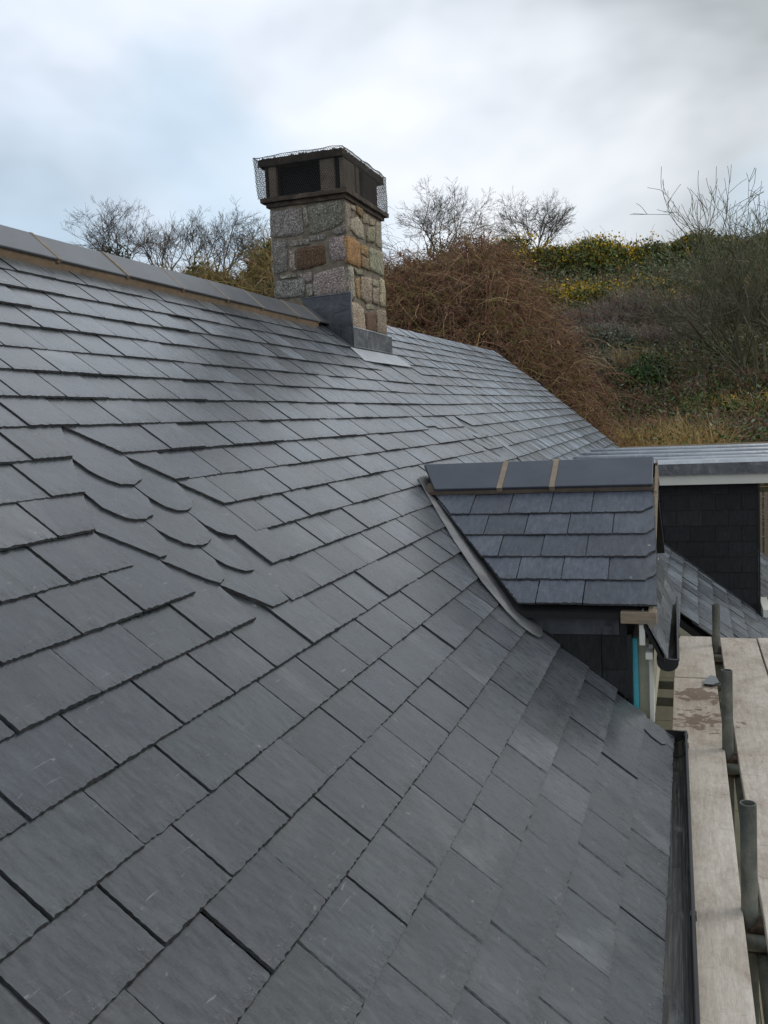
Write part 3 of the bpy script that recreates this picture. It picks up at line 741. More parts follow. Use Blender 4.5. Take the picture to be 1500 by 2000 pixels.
# cap housing: concrete panels standing on the ledge with flue openings between
pz0, pz1 = 2.0, 2.272
def panel(name, x0, x1, y0, y1, mat):
    m = MB(); m.box(x0, x1, y0, y1, pz0, pz1); bevel(cpart(name, m, mat), .004, 1)
panel('post', -3.478, -3.452, 7.44, 7.47, M_SOOT)  # dark strip coloured in for the shaded void left of the panel
panel('panel', -3.449, -3.375, 7.448, 7.49, M_PANEL)
panel('panel', -2.965, -2.835, 7.448, 7.49, M_PANEL)
panel('corner_void_dark', -2.832, -2.80, 7.475, 7.51, M_DARK)  # near-black strip painting the dark of the open gap between panels
panel('panel', -2.795, -2.752, 7.47, 7.735, M_PANEL)
panel('post', -2.80, -2.757, 7.79, 7.865, M_PANEL)
panel('side_panel', -2.81, -2.760, 7.968, 8.36, M_SOOT)
panel('side_panel', -3.45, -3.40, 7.6, 8.3, M_SOOT)
panel('back_panel', -3.3, -2.9, 8.33, 8.38, M_SOOT)
m = MB(); m.box(-3.37, -2.86, 7.56, 8.30, 1.99, 2.27); cpart('flue_void_dark', m, M_DARK)  # near-black block; the shade inside the cap openings is its colour
cpart('cap_slab', worn_slab(-3.525, -2.745, 7.425, 8.54, 2.274, 2.335, .006, 18), M_CAP)
m = MB()
for i in range(260):
    u = R.random(); e = R.choice('fffrrr')
    if e == 'f': p = (-3.5 + .74 * u, 7.43 + R.uniform(0, .06), 2.335)
    else: p = (-2.75 - R.uniform(0, .05), 7.43 + 1.1 * u ** .7, 2.335)
    s_ = R.uniform(.006, .018); h = R.uniform(.006, .02)
    m.add([(p[0] - s_, p[1], p[2]), (p[0] + s_, p[1] + .3 * s_, p[2]), (p[0], p[1] + s_, p[2]), (p[0] + R.uniform(-.01, .01), p[1] + R.uniform(-.01, .01), p[2] + h)], [(0, 1, 3), (1, 2, 3), (2, 0, 3)])
o = cpart('moss', m, M_MOSS); o['kind'] = 'stuff'
# chicken wire wrapped round the cap: hexagons as thin wires on a bulging wrap
def netting():
    per = [(-3.54, 7.405), (-2.735, 7.41), (-2.725, 8.56), (-3.545, 8.56)]
    L = [0]
    for i in range(4):
        p, q = per[i], per[(i + 1) % 4]; L.append(L[-1] + math.hypot(q[0] - p[0], q[1] - p[1]))
    def W(u, v):
        u = u % L[-1]; i = max(j for j in range(4) if L[j] <= u + 1e-9); i = min(i, 3); f = (u - L[i]) / (L[i + 1] - L[i])
        p, q = per[i], per[(i + 1) % 4]; x, y = p[0] + (q[0] - p[0]) * f, p[1] + (q[1] - p[1]) * f
        z = 2.0 + .36 * v
        cx, cy = -3.13, 7.98; k = (v - .75)
        out = .010 * mnoise.noise(Vector((x * 5, y * 5, z * 6))) + (0.0 if v < 1 else -.3 * (v - 1))
        lean = .028 * max(0, min(1, v)) if (i == 3 or (i == 0 and f < .1)) else .0
        x += (x - cx) * out * 1.5 - lean; y += (y - cy) * out * 1.2
        return (x, y, min(z, 2.352 + .012 * mnoise.noise(Vector((x * 9, y * 9, 0)))))
    p = .021; h = p * .866; segs = []
    nu = int(L[-1] / p); nv = int(.40 / h)
    for j in range(nv):
        for i in range(nu):
            u0 = (i + .5 * (j % 2)) * p
            def pt(du, dv): return W(u0 + du * p, ((j + dv) * h) / .36)
            segs += [(pt(0, 0), pt(0, .6)), (pt(0, .6), pt(.5, 1.0)), (pt(0, .6), pt(-.5, 1.0))]
    S = np.array(segs); A, B = S[:, 0], S[:, 1]; D = B - A; D /= np.linalg.norm(D, axis=1)[:, None] + 1e-9
    ref = np.tile([.31, .27, .9], (len(D), 1)); X = np.cross(D, ref); X /= np.linalg.norm(X, axis=1)[:, None]; Y = np.cross(D, X)
    r0 = .0021; V = []
    for E in (A, B):
        for t in (0, 2.094, 4.189): V.append(E + (X * math.cos(t) + Y * math.sin(t)) * r0)
    V = np.stack(V, 1).reshape(-1, 3); n = len(D)
    base = (np.arange(n) * 6)[:, None]
    F = np.concatenate([base + np.array(f) for f in ([0, 1, 4, 3], [1, 2, 5, 4], [2, 0, 3, 5])])
    np_mesh('wire_netting', V, F, M_WIRE, chim)
netting()
# lead round the stack
def flat(pts, n, th, mat, name, parent, lab=None):
    """sheet: polygon of world points thickened along n"""
    m = MB(); n = Vector(n); k = len(pts)
    V = [tuple(Vector(p)) for p in pts] + [tuple(Vector(p) + n * th) for p in pts]
    m.add(V, [tuple(range(k))[::-1], tuple(range(k, 2 * k))] + [(i, (i + 1) % k, k + (i + 1) % k, k + i) for i in range(k)])
    o = m.build(name, mat, parent)
    if lab: o['label'] = lab
    return o
bevel(flat([(-3.20, 7.412, roofz(-3.20) + .10), (-3.16, 7.412, 1.118), (-2.727, 7.412, 1.132), (-2.727, 7.412, roofz(-2.727) + .015), (-2.93, 7.412, roofz(-2.93) + .02)], (0, -1, 0), .005, M_LEAD_DARK, 'step_flashing', chim), .002, 1)
bevel(flat([(-2.722, 7.408, .838), (-2.722, 8.475, .83), (-2.722, 8.475, roofz(-2.722) + .02), (-2.722, 7.408, roofz(-2.722) + .02)], (1, 0, 0), .005, M_LEAD, 'lead_upstand', chim), .002, 1)
nrm = Vector((sT, 0, cT))
for pts, r_, mt in (([(-2.722, 7.407, 1.130), (-2.724, 7.404, .95), (-2.720, 7.405, .70)], .0075, M_LEAD), ([(-3.17, 7.409, 1.118), (-2.95, 7.407, 1.126), (-2.725, 7.409, 1.134)], .006, M_LEAD), ([(-2.719, 7.41, .838), (-2.717, 7.9, .838), (-2.719, 8.47, .83)], .006, M_LEAD_PALE), ([(-2.716, 7.41, .668), (-2.714, 7.95, .672), (-2.716, 8.47, .668)], .009, M_LEAD)):
    m = MB(); m.tube(pts, r_, 8); cpart('lead_fold', m, mt, smooth=True)  # folded edges in paler lead, their highlight put into the colour
flat([rw(7.30, 2.53, .021), rw(7.20, 2.33, .021), rw(7.45, 2.325, .022), rw(8.0, 2.33, .022), rw(8.62, 2.335, .021), rw(8.56, 2.53, .021)], nrm, .004, M_LEAD_PALE, 'lead_apron', chim)
flat([rw(7.26, 2.86, .022), rw(7.30, 2.55, .020), rw(7.45, 2.53, .022), rw(7.45, 2.86, .022)], nrm, .004, M_LEAD_DARK, 'lead_soaker', chim)

# ------------------------------------------------------------------ gabled dormer
DP = .554; DS = math.hypot(1, DP)
def dw(x, u, h=0.0): return Vector((x, 4.05 + (u - h * DP) / DS, -.86 + (u * DP + h) / DS))
DORM_M = Matrix(((1, 0, 0, 0), (0, 1 / DS, -DP / DS, 4.05), (0, DP / DS, 1 / DS, -.86), (0, 0, 0, 1)))
RY, RZ = 5.055, -.318
body = MB()
# gabled core, set back under the slates
zc = lambda y: -.86 + DP * (y - 4.05) - .055
def dormer_section(x): 
    zb = roofz(x) - .06
    return [(x, 4.16, max(zb, -1.6)), (x, 4.16, zc(4.16)), (x, RY, zc(RY)), (x, 2 * RY - 4.16, zc(4.16)), (x, 2 * RY - 4.16, max(zb, -1.6))]
A_, B_ = dormer_section(-1.62), dormer_section(-.30)
A_ = [(x, y, z if i not in (0, 4) else -1.33) for i, (x, y, z) in enumerate(A_)]
B_ = [(x, y, z if i not in (0, 4) else -1.33) for i, (x, y, z) in enumerate(B_)]
body.add(A_ + B_, [(0, 1, 2, 3, 4), (9, 8, 7, 6, 5), (0, 5, 6, 1), (1, 6, 7, 2), (2, 7, 8, 3), (3, 8, 9, 4), (4, 9, 5, 0)])
dorm = hpart(body.build('dormer', M_FELT)); dorm['label'] = 'small gabled dormer with dark blue slates'
dslope = MB()
# sarking boards under the near and far slopes
def dsark(y_e, y_r, sgn):
    v = []
    for x0, x1, y in ((-.78, -.165, y_e), (-1.5, -.175, y_r)):
        z = RZ - .02 - DP * abs(y - RY)
        v += [(x0, y, z), (x1, y, z), (x0, y, z - .03), (x1, y, z - .03)]
    dslope.add(v, [(0, 1, 5, 4), (2, 6, 7, 3), (0, 2, 3, 1), (4, 5, 7, 6), (0, 4, 6, 2), (1, 3, 7, 5)])
dsark(4.07, RY, 1); dsark(2 * RY - 4.07, RY, -1)
dslope.build('sarking', M_FELT, dorm)
dfr = empty('slate_slope', parent=dorm); dfr.matrix_local = DORM_M   # frame only; replaced below by slates parented straight to the dormer
bpy.data.objects.remove(dfr)
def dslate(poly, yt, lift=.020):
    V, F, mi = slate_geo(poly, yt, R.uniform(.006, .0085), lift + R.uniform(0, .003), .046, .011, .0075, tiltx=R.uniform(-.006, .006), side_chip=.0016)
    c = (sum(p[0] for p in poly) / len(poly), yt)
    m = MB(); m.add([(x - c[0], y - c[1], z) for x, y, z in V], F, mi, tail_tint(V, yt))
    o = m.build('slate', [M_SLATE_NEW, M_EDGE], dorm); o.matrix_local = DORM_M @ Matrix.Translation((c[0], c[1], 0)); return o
DC = [(.715, [-1.216, -1.11, -.903, -.689, -.478], -.178, -.235, .05), (.530, [-1.105, -1.003, -.796, -.581, -.364], -.168, -.209, .046),
      (.350, [-.987, -.90, -.692, -.477], -.160, -.205, .05), (.176, [-.865, -.784, -.576, -.364], -.152, -.202, .048), (.005, [-.756, -.674, -.464], -.146, None, 0)]
for t_, js, xr, xc_, ch_ in DC:
    sk = .0
    tt = t_ + .20 if t_ > .6 else t_ + .34
    for i, x0 in enumerate(js):
        x1 = js[i + 1] - .003 if i + 1 < len(js) else xr
        du = tt - t_
        if i == 0: pl = [(x0, t_), (x1, t_), (x1 + .0, tt), (x0 - .64 * du, tt)]
        elif x1 == xr and xc_ is not None: pl = [(x0, t_), (xc_, t_), (xr, t_ + ch_), (xr - .008, tt), (x0, tt)]
        elif x1 == xr: pl = [(x0, t_), (x1, t_), (x1 - .01, tt), (x0, tt)]
        else: pl = [(x0, t_), (x1, t_), (x1, tt), (x0, tt)]
        dslate(pl, t_)
# far slope, out of view from the photograph's side
m = MB()
for i in range(6):
    u0 = .005 + .178 * i
    for x in np.arange(-.9 - .1 * i, -.2, .21):
        p = [(x, u0), (min(x + .207, -.165), u0), (min(x + .207, -.165), u0 + .3), (x, u0 + .3)]
        V, F, mi = slate_geo(p, u0, .007, .02, .046, .08, .004)
        V = [tuple(dw(a, b, c)) for a, b, c in V]; V = [(a, 2 * RY - b, c) for a, b, c in V]
        m.add(V, [f[::-1] for f in F], mi, rnd_tint())
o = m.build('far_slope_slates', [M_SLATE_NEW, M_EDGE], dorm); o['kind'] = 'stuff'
# ridge of the dormer: three angled tiles with mortar
for x0, x1 in ((-1.46, -.993), (-.968, -.712), (-.686, -.186)):
    m = MB(); xl = x0
    def sec(x, cut):
        return [tuple(dw(x + cut, .925, .030)), tuple(dw(x + cut, .925, .046)), (x, RY, RZ + .075), (x, 2 * RY - dw(x, .925, .046).y, dw(x, .925, .046).z), (x, 2 * RY - dw(x, .925, .030).y, dw(x, .925, .030).z), (x, RY, RZ + .057)]
    S0, S1 = sec(x0, .115 if x0 < -1.4 else 0), sec(x1, 0)
    m.add(S0 + S1, [(0, 1, 2, 3, 4, 5)[::-1], (6, 7, 8, 9, 10, 11)] + [(i, (i + 1) % 6, 6 + (i + 1) % 6, 6 + i) for i in range(6)])
    bevel(m.build('ridge_tile', M_RIDGE_NEW, dorm), .003, 1)
for x in (-.9805, -.699):
    m = MB(); V = []
    for q in (x - .0145, x + .0145):
        V += [tuple(dw(q, .915, .020)), tuple(dw(q, .915, .050)), (q, RY, RZ + .079), (q, RY, RZ + .02)]
    m.add(V, [(0, 1, 2, 3)[::-1], (4, 5, 6, 7), (0, 4, 5, 1)[::-1], (1, 5, 6, 2)[::-1], (2, 6, 7, 3), (0, 3, 7, 4)])
    m.build('mortar_joint', M_JOINT, dorm)
m = MB(); xs = np.linspace(-1.40, -.178, 40)
for x0, x1 in zip(xs[:-1], xs[1:]):
    V = []
    for q in (x0, x1):
        w = .006 * mnoise.noise(Vector((q * 6, 0, 2)))
        V += [tuple(dw(q, .908 + w, .016)), tuple(dw(q, .918 + w, .029)), tuple(dw(q, 1.0, .036)), tuple(dw(q, 1.0, 0))]
    m.add(V, [(0, 4, 5, 1)[::-1], (1, 5, 6, 2)[::-1], (0, 1, 2, 3), (4, 7, 6, 5)])
m.build('mortar_bed', M_MORTAR_DARK, dorm)
m = MB(); V = [tuple(dw(-.177, .90, .02)), (-.177, RY, RZ + .055), (-.177, 2 * RY - dw(0, .9, .02).y, dw(0, .9, .02).z), (-.177, RY, RZ - .03)]
V2 = [(x + .012, y, z) for x, y, z in V]
m.add(V + V2, [(0, 1, 2, 3), (7, 6, 5, 4), (0, 4, 5, 1), (1, 5, 6, 2), (2, 6, 7, 3), (3, 7, 4, 0)]); m.build('mortar_fill', M_JOINT, dorm)
# barge board along the verge and its sawn end
m = MB(); V = []
for q, dx in ((dw(0, -.01, -.008), 0), (dw(0, 1.12, -.008), 0)):
    V += [(-.183, q.y, q.z), (-.163, q.y, q.z), (-.183, q.y, q.z - .07), (-.163, q.y, q.z - .07)]
m.add(V, [(0, 1, 5, 4), (2, 6, 7, 3), (0, 2, 3, 1), (4, 5, 7, 6), (0, 4, 6, 2), (1, 3, 7, 5)]); m.build('barge_board', M_BARE, dorm)
m = MB(); m.box(-.302, -.150, 4.045, 4.12, -.925, -.872); bevel(m.build('rafter_end', M_BARE, dorm), .002, 1)
m = MB(); m.box(-.225, -.200, 4.062, 5.95, -1.025, -.93); bevel(m.build('fascia_board', M_WHITE, dorm), .002, 1)
# cheek: lead strip, slates hung on the wall, corner post
m = MB()
zr = lambda x: roofz(x) + .012
m.add([(-.72, 4.130, zr(-.72)), (-.72, 4.130, -.885), (-.315, 4.130, -.885), (-.315, 4.130, -.995), (-.62, 4.130, -1.0), (-.72, 4.124, zr(-.72))] +
      [(-.72, 4.139, zr(-.72)), (-.72, 4.139, -.885), (-.315, 4.139, -.885), (-.315, 4.139, -.995), (-.62, 4.139, -1.0), (-.72, 4.139, zr(-.72))],
      [(0, 5, 4, 3, 2, 1)[::-1], (6, 7, 8, 9, 10, 11)] + [(i, (i + 1) % 6, 6 + (i + 1) % 6, 6 + i) for i in range(6)])
m.build('cheek_flashing', M_LEAD_DARK, dorm)
m = MB(); m.box(-.385, -.345, 4.120, 4.129, -.995, -.952); m.build('lead_clip', M_LEAD_DARK, dorm)
def hung(name, poly, y, parent, mat=M_CLAD, n=-1):
    """slate hung on a wall facing -y; poly in (x, z)"""
    zt = min(p[1] for p in poly)
    V, F, mi = slate_geo(poly, zt, .007, .016, .045, .03, .003, tiltx=R.uniform(-.008, .008))
    m = MB(); m.add([(a, y - c, b) for a, b, c in V], F, mi, rnd_tint()); return m.build(name, [mat, M_EDGE], parent)
def clip_above_roof(x0, x1, z0, z1):
    """wall slate x0..x1, z0..z1 cut along the roof line"""
    f = lambda x: roofz(x) + .016
    pts = []
    if f(x0) <= z0: pts += [(x0, z0)]
    elif f(x1) < z0:
        xi = x0 + (x1 - x0) * (f(x0) - z0) / (f(x0) - f(x1)); pts += [(x0, min(f(x0), z1)), (xi, z0)]
        if f(x0) > z1:
            xt = x0 + (x1 - x0) * (f(x0) - z1) / (f(x0) - f(x1)); return [(xt, z1), (xi, z0), (x1, z0), (x1, z1)]
    else:
        if f(x1) > z1 - .01: return None
        if f(x0) > z1:
            xt = x0 + (x1 - x0) * (f(x0) - z1) / (f(x0) - f(x1)); return [(xt, z1), (x1, f(x1)), (x1, z1)]
        return [(x0, f(x0)), (x1, f(x1)), (x1, z1), (x0, z1)]
    return pts + [(x1, z0), (x1, z1), (x0, z1)]
for z0, z1, js in ((-1.155, -.985, (-.66, -.606, -.395, -.281)), (-1.33, -1.15, (-.52, -.395, -.281)), (-1.0, -.90, (-.315, -.281))):
    for x0, x1 in zip(js[:-1], js[1:]):
        pl = clip_above_roof(x0 + .001, x1 - .001, z0, z1)
        if pl: hung('hung_slate', pl, 4.146, dorm)
m = MB(); m.box(-.283, -.262, 4.135, 4.165, -1.345, -1.0); m.build('corner_strip', M_BLACK, dorm)
m = MB(); m.box(-.262, -.238, 4.17, 4.22, -1.36, -1.02); bevel(m.build('window_trim', M_TEAL, dorm), .002, 1)
m = MB(); m.box(-.238, -.185, 4.20, 4.26, -1.42, -1.02); bevel(m.build('window_jamb', M_CREAM, dorm), .002, 1)
m = MB(); m.box(-.190, -.170, 4.15, 4.195, -1.40, -1.04); bevel(m.build('window_post', M_WHITE, dorm), .002, 1)
m = MB(); m.box(-.30, -.265, 4.27, 5.85, -1.40, -1.02); m.build('window_glass', M_DARK, dorm)
m = MB(); m.box(-.262, -.185, 4.262, 5.85, -1.5, -1.385); m.build('window_sill', M_CREAM, dorm)
# lead valley gutter between the dormer and the main slope, dressed into a tongue at its foot
vl = [(4.15, -.80), (3.95, -.65), (3.66, -.43), (3.43, -.22), (3.32, -.07), (3.285, .0), (3.285, .055), (3.31, .085), (3.37, .095)]
vr_ = [(4.40, -.80), (4.25, -.65), (4.02, -.44), (3.78, -.21), (3.60, -.05), (3.55, .0), (3.52, .03), (3.47, .06), (3.40, .085)]
m = MB()
left = [rw(a * K, -s * K, .027 + R.uniform(0, .004)) for a, s in vl]
right = [rw(a * K, -s * K, .031 + R.uniform(0, .004)) for a, s in vr_]
mid = [(p + q) / 2 + nrm * R.uniform(-.004, .004) for i, (p, q) in enumerate(zip(left, right))]
V = [tuple(p) for p in left + mid + right]; V += [tuple(Vector(p) - nrm * .004) for p in V]
F = [(i, i + 1, 10 + i, 9 + i) for i in range(8)] + [(9 + i, 10 + i, 19 + i, 18 + i) for i in range(8)]
F2 = [tuple(27 + j for j in f)[::-1] for f in F] + [(i + 1, i, 27 + i, 28 + i) for i in range(8)] + [(8, 17, 44, 35), (17, 26, 53, 44)]
m.add(V, [f[::-1] for f in F] + F2); o = m.build('lead_valley', M_LEAD_VALLEY, dorm, smooth=False)
sb = o.modifiers.new('subdivision', 'SUBSURF'); sb.levels = sb.render_levels = 2
# canopy: short slate skirt over the window with its own gutter
can = MB(); cz0, cz1, cx0, cx1 = -.885, -1.075, -.205, -.118
can.prism([(cx0, cz0 - .02), (cx1, cz1 - .02), (cx1 - .01, cz1 - .03), (cx0, cz0 - .06)], 1, 4.06, 5.72)
can = hpart(can.build('canopy', M_FELT)); can['label'] = 'narrow slate skirt above the dormer window'
cdir = Vector((cx1 - cx0, 0, cz1 - cz0)); clen = cdir.length; cdir.normalize(); cn = Vector((-cdir.z, 0, cdir.x))
for row in range(2):
    for i in range(7):
        y0 = 4.045 + i * .245 - (.12 if row else 0); y1 = min(y0 + .242, 5.73); y0 = max(y0, 4.045)
        t0 = clen * (.5 if row else 1.02); t1 = t0 - .17
        pl = [(-y1, -t0), (-y0, -t0), (-y0, -max(t1, -.02)), (-y1, -max(t1, -.02))]
        V, F, mi = slate_geo(pl, -t0, .007, .014, .05, .03, .005)
        m = MB(); m.add([tuple(Vector((cx0, 0, cz0)) - cdir * b + cn * c + Vector((0, -a, 0))) for a, b, c in V], F, [2 if q == 1 else 0 for q in mi], rnd_tint())
        m.build('slate', [M_SLATE, M_EDGE, M_EDGE_PALE], can)
m = MB(); m.box(-.20, -.17, 4.075, 5.7, -1.09, -1.06); m.build('soffit', M_WHITE, can)

# ------------------------------------------------------------------ gutters
def gutter(name, xc, zr_, y0, y1, w, lab, depth=.052):
    g = MB(); prof = []
    for i in range(13):
        t = math.pi * i / 12; prof.append((xc - math.cos(t) * w / 2, zr_ - math.sin(t) ** .75 * depth))
    inn = [(xc - math.cos(math.pi * i / 12) * (w / 2 - .003), zr_ + .0 - math.sin(math.pi * i / 12) ** .75 * (depth - .003)) for i in range(13)]
    loop = prof + inn[::-1]
    ys = np.linspace(y0, y1, 10); n = len(loop)
    V = [(x - .0165 * (y - 4.0), y, z) for y in ys for x, z in loop]
    F = [(i * n + k, i * n + (k + 1) % n, (i + 1) * n + (k + 1) % n, (i + 1) * n + k) for i in range(len(ys) - 1) for k in range(n)]
    F += [tuple(range(n)), tuple(range((len(ys) - 1) * n, len(ys) * n))[::-1]]
    g.add(V, F); o = hpart(g.build(name, M_GUTTER)); o['label'] = lab
    rm = MB(); L_ = []
    for y in (y0, y1):
        x = xc + w / 2 - .0165 * (y - 4.0); L_ += [(x - .007, y, zr_ - .004), (x + .005, y, zr_ - .004), (x + .005, y, zr_ + .007), (x - .007, y, zr_ + .007)]
    rm.add(L_, [(0, 1, 2, 3), (7, 6, 5, 4)] + [(i, 4 + i, 4 + (i + 1) % 4, (i + 1) % 4) for i in range(4)]); bevel(rm.build('rim', M_BLACK, o), .003, 2)
    def ring(nm, y, dy, ex, parent=o):
        r_ = MB(); lp = [(xc - math.cos(math.pi * i / 12) * (w / 2 + ex), zr_ + .004 - math.sin(math.pi * i / 12) ** .75 * (depth + ex)) for i in range(13)]
        li = [(xc - math.cos(math.pi * i / 12) * (w / 2 + .0006), zr_ + .004 - math.sin(math.pi * i / 12) ** .75 * (depth + .0006)) for i in range(13)]
        q = lp + li[::-1]; r_.prism([(x - .0165 * (y - 4.0), z) for x, z in q], 1, y, y + dy); return r_.build(nm, M_BLACK, parent)
    def rim(y, dy):
        r_ = MB(); sx = -.0165 * (y - 4.0); r_.box(xc + sx + w / 2 - .010, xc + sx + w / 2 + .008, y, y + dy, zr_ - .012, zr_ + .006); bevel(r_.build('bracket_clip', M_BLACK, o), .002, 1)
    return o, ring, rim
gt, ring, rim = gutter('eaves_gutter', -.093, -1.418, -1.3, 4.10, .118, 'black plastic eaves gutter with brown dirt streaks')
for y in (1.0, 1.9, 2.93, 3.75): ring('bracket', y, .035, .003)
rim(2.55, .03); rim(3.92, .03); rim(4.04, .03)
for y in (3.86, 3.925): ring('union_band', y, .022, .006)
m = MB(); m.prism([(-.093 - math.cos(math.pi * i / 10) * .058, -1.412 - math.sin(math.pi * i / 10) ** .75 * .051) for i in range(11)], 1, 4.085, 4.098)
m.build('end_cap', M_BLACK, gt)
m = MB(); yv = 3.90
V = []
for i in range(13):
    t = math.pi * i / 12
    for y, e in ((yv, 0), (yv + .05, 0)): V.append((-.093 - math.cos(t) * .0555, y, -1.4165 - math.sin(t) ** .75 * .0465))
m.add(V, [(2 * i, 2 * i + 1, 2 * i + 3, 2 * i + 2) for i in range(12)]); m.build('union_seal', M_BLACK, gt)
g2, ring2, rim2 = gutter('canopy_gutter', -.107, -1.095, 4.10, 5.5, .092, 'short black gutter under the canopy slates')
m = MB(); m.prism([(-.107 - math.cos(math.pi * i / 10) * .047, -1.09 - math.sin(math.pi * i / 10) ** .75 * .054) for i in range(11)], 1, 4.085, 4.099); m.build('end_cap', M_BLACK, g2)
rim2(4.55, .03)
for y in (4.5, 5.2): ring2('bracket', y, .03, .003)

# ------------------------------------------------------------------ flat roofed dormer further along
fd = MB()
FZ = -.525
fd.prism([(-1.30, FZ - .18), (.60, FZ - .18), (.60, -2.05), (.5, roofz(.5) - .05), (-1.30, roofz(-1.3) - .1)], 1, 9.335, 12.9)
flatd = hpart(fd.build('flat_dormer', M_FELT)); flatd['label'] = 'flat lead roofed dormer with shade-darkened slate hung cheek'
def fpart(name, mb, mat, **k): return mb.build(name, mat, flatd, **k)
m = MB(); m.prism([(9.17, FZ - .005), (9.22, FZ + .035), (9.45, FZ + .025), (13.1, FZ - .02), (13.1, FZ - .05), (9.17, FZ - .05)], 0, -1.32, 1.25)
fpart('lead_roof', m, M_LEAD_PALE)
m = MB(); m.box(-1.26, 1.25, 9.155, 9.169, FZ - .10, FZ + .006); fpart('lead_drip', m, M_LEAD)
for y in (9.75, 10.55, 11.5, 12.5):
    m = MB(); m.tube([(-1.27, y, FZ + .03), (0, y, FZ + .022), (1.25, y, FZ + .02)], .026, 8); fpart('lead_roll', m, M_LEAD_PALE, smooth=True)
m = MB(); m.box(-.9, .98, 13.05, 13.09, FZ + .0, FZ + .045); fpart('timber_batten', m, M_BARE)
m = MB(); m.box(-1.1, 1.25, 9.19, 9.215, FZ - .2, FZ - .095); bevel(fpart('fascia_board', m, M_WHITE), .002, 1)
m = MB(); m.box(-1.1, 1.0, 9.215, 9.33, FZ - .17, FZ - .14); fpart('soffit', m, M_WHITE)
zt = -.66
rows = [(-.834 - .1525 * i) for i in range(9)]
for i, zb in enumerate(rows):
    ph = .342 if i % 2 == 0 else .460
    js = [.606]; x = ph
    while x > -.75: js.append(x); x -= .238
    js.append(-.75); js = js[::-1]
    if i % 2 and .606 - .46 < .05: js.pop(-2)
    for x0, x1 in zip(js[:-1], js[1:]):
        pl = clip_above_roof(x0 + .001, x1 - .0015, zb, min(zb + .30, zt))
        if pl: hung('hung_slate', pl, 9.328, flatd)
m = MB(); m.box(.607, .622, 9.30, 9.34, -2.06, zt); fpart('corner_trim', m, M_BLACK)
# stepped lead under the cheek slates, and the white sill end on the front
m = MB(); V = [tuple(rw(9.24, -x_, .03)) for x_ in ()]
sill = MB(); sill.box(.625, .70, 9.05, 9.65, -1.98, -1.90); bevel(fpart('window_sill', sill, M_WHITE), .004, 1)
flat([rw(9.20, .30, .022), rw(9.20, -1.78, .022), rw(9.315, -1.78, .022), rw(9.315, .30, .022)], nrm, .004, M_LEAD_DARK, 'lead_soaker', flatd)

# catslide gable: cream boards under the verge of the lower roof
cg = MB(); cg.prism([(-.30, -1.40), (-.02, roofz(-.02) - .10), (1.12, roofz(1.12) - .10), (1.12, -4.2), (-.30, -4.2)], 1, 6.77, 6.80)
cat = hpart(cg.build('catslide_gable', M_CREAM)); cat['label'] = 'cream boarded gable under the low slates'
for i in range(9):
    z = -1.62 - i * .16; m = MB()
    x1 = (-K - cT * (z + .17)) / sT
    m.box(-.29, min(1.12, x1 - .01), 6.752, 6.769, z - .157, z); m.build('board', M_CREAM, cat)

# ------------------------------------------------------------------ scaffold
scaf = empty('scaffold', (.14, 4, -4.17)); tag(scaf, 'grey galvanised tube scaffold standing along the eaves', 'scaffold')
SI = Matrix.Translation((-.14, -4, 4.17))
def spart(name, mb, mat, smooth=False):
    o = mb.build(name, mat, scaf, smooth); o.matrix_parent_inverse = SI; return o
def hollow(p0, p1, r_=.0242, t=.004, n=20):
    m = MB(); p0, p1 = Vector(p0), Vector(p1); V = []
    for p in (p0, p1):
        for q in (r_, r_ - t):
            for k in range(n):
                a = 2 * math.pi * k / n; V.append((p.x + q * math.cos(a), p.y + q * math.sin(a), p.z))
    F = []
    for k in range(n):
        j = (k + 1) % n
        F += [(k, j, 2 * n + j, 2 * n + k), (n + k, 3 * n + k, 3 * n + j, n + j), (2 * n + k, 2 * n + j, 3 * n + j, 3 * n + k), (k, n + k, n + j, j)]
    m.add(V, F); return m
for (x, y, z) in ((.150, 2.84, -1.192), (.140, 4.235, -1.169), (.142, 6.145, -1.262)):
    o = spart('upright_tube', hollow((x + .008, y, -4.17), (x, y, z)), M_TUBE)
    sm = o.modifiers.new('edge', 'EDGE_SPLIT')
    m = MB()
    m.tube([(x + .03, y - .035, -1.60), (x + .03, y + .035, -1.60)], .040, 10); m.box(x - .034, x + .034, y - .034, y + .034, -1.655, -1.585); m.box(x + .01, x + .075, y - .012, y + .012, -1.62, -1.585)
    bevel(spart('coupler', m, M_RUST), .006, 2)
    for yy in (y - .06, ):
        m = MB(); m.tube([(-.30 if y > 3 else -.1, yy, -1.602), (1.5, yy, -1.602)], .0242, 14); spart('transom_tube', m, M_TUBE, True)
for y in (5.10, 5.42):
    m = MB(); m.tube([(-.29, y, -1.60), (1.3, y, -1.60)], .0242, 14); spart('transom_tube', m, M_TUBE, True)
m = MB(); m.tube([(.19, -2, -1.652), (.19, 6.4, -1.652)], .0242, 14); spart('ledger_tube', m, M_TUBE, True)
for i, (x, y) in enumerate(((1.35, 2.84), (1.35, 4.235), (1.35, 6.145))):
    spart('upright_tube', hollow((x, y, -4.17), (x, y, -.6)), M_TUBE)
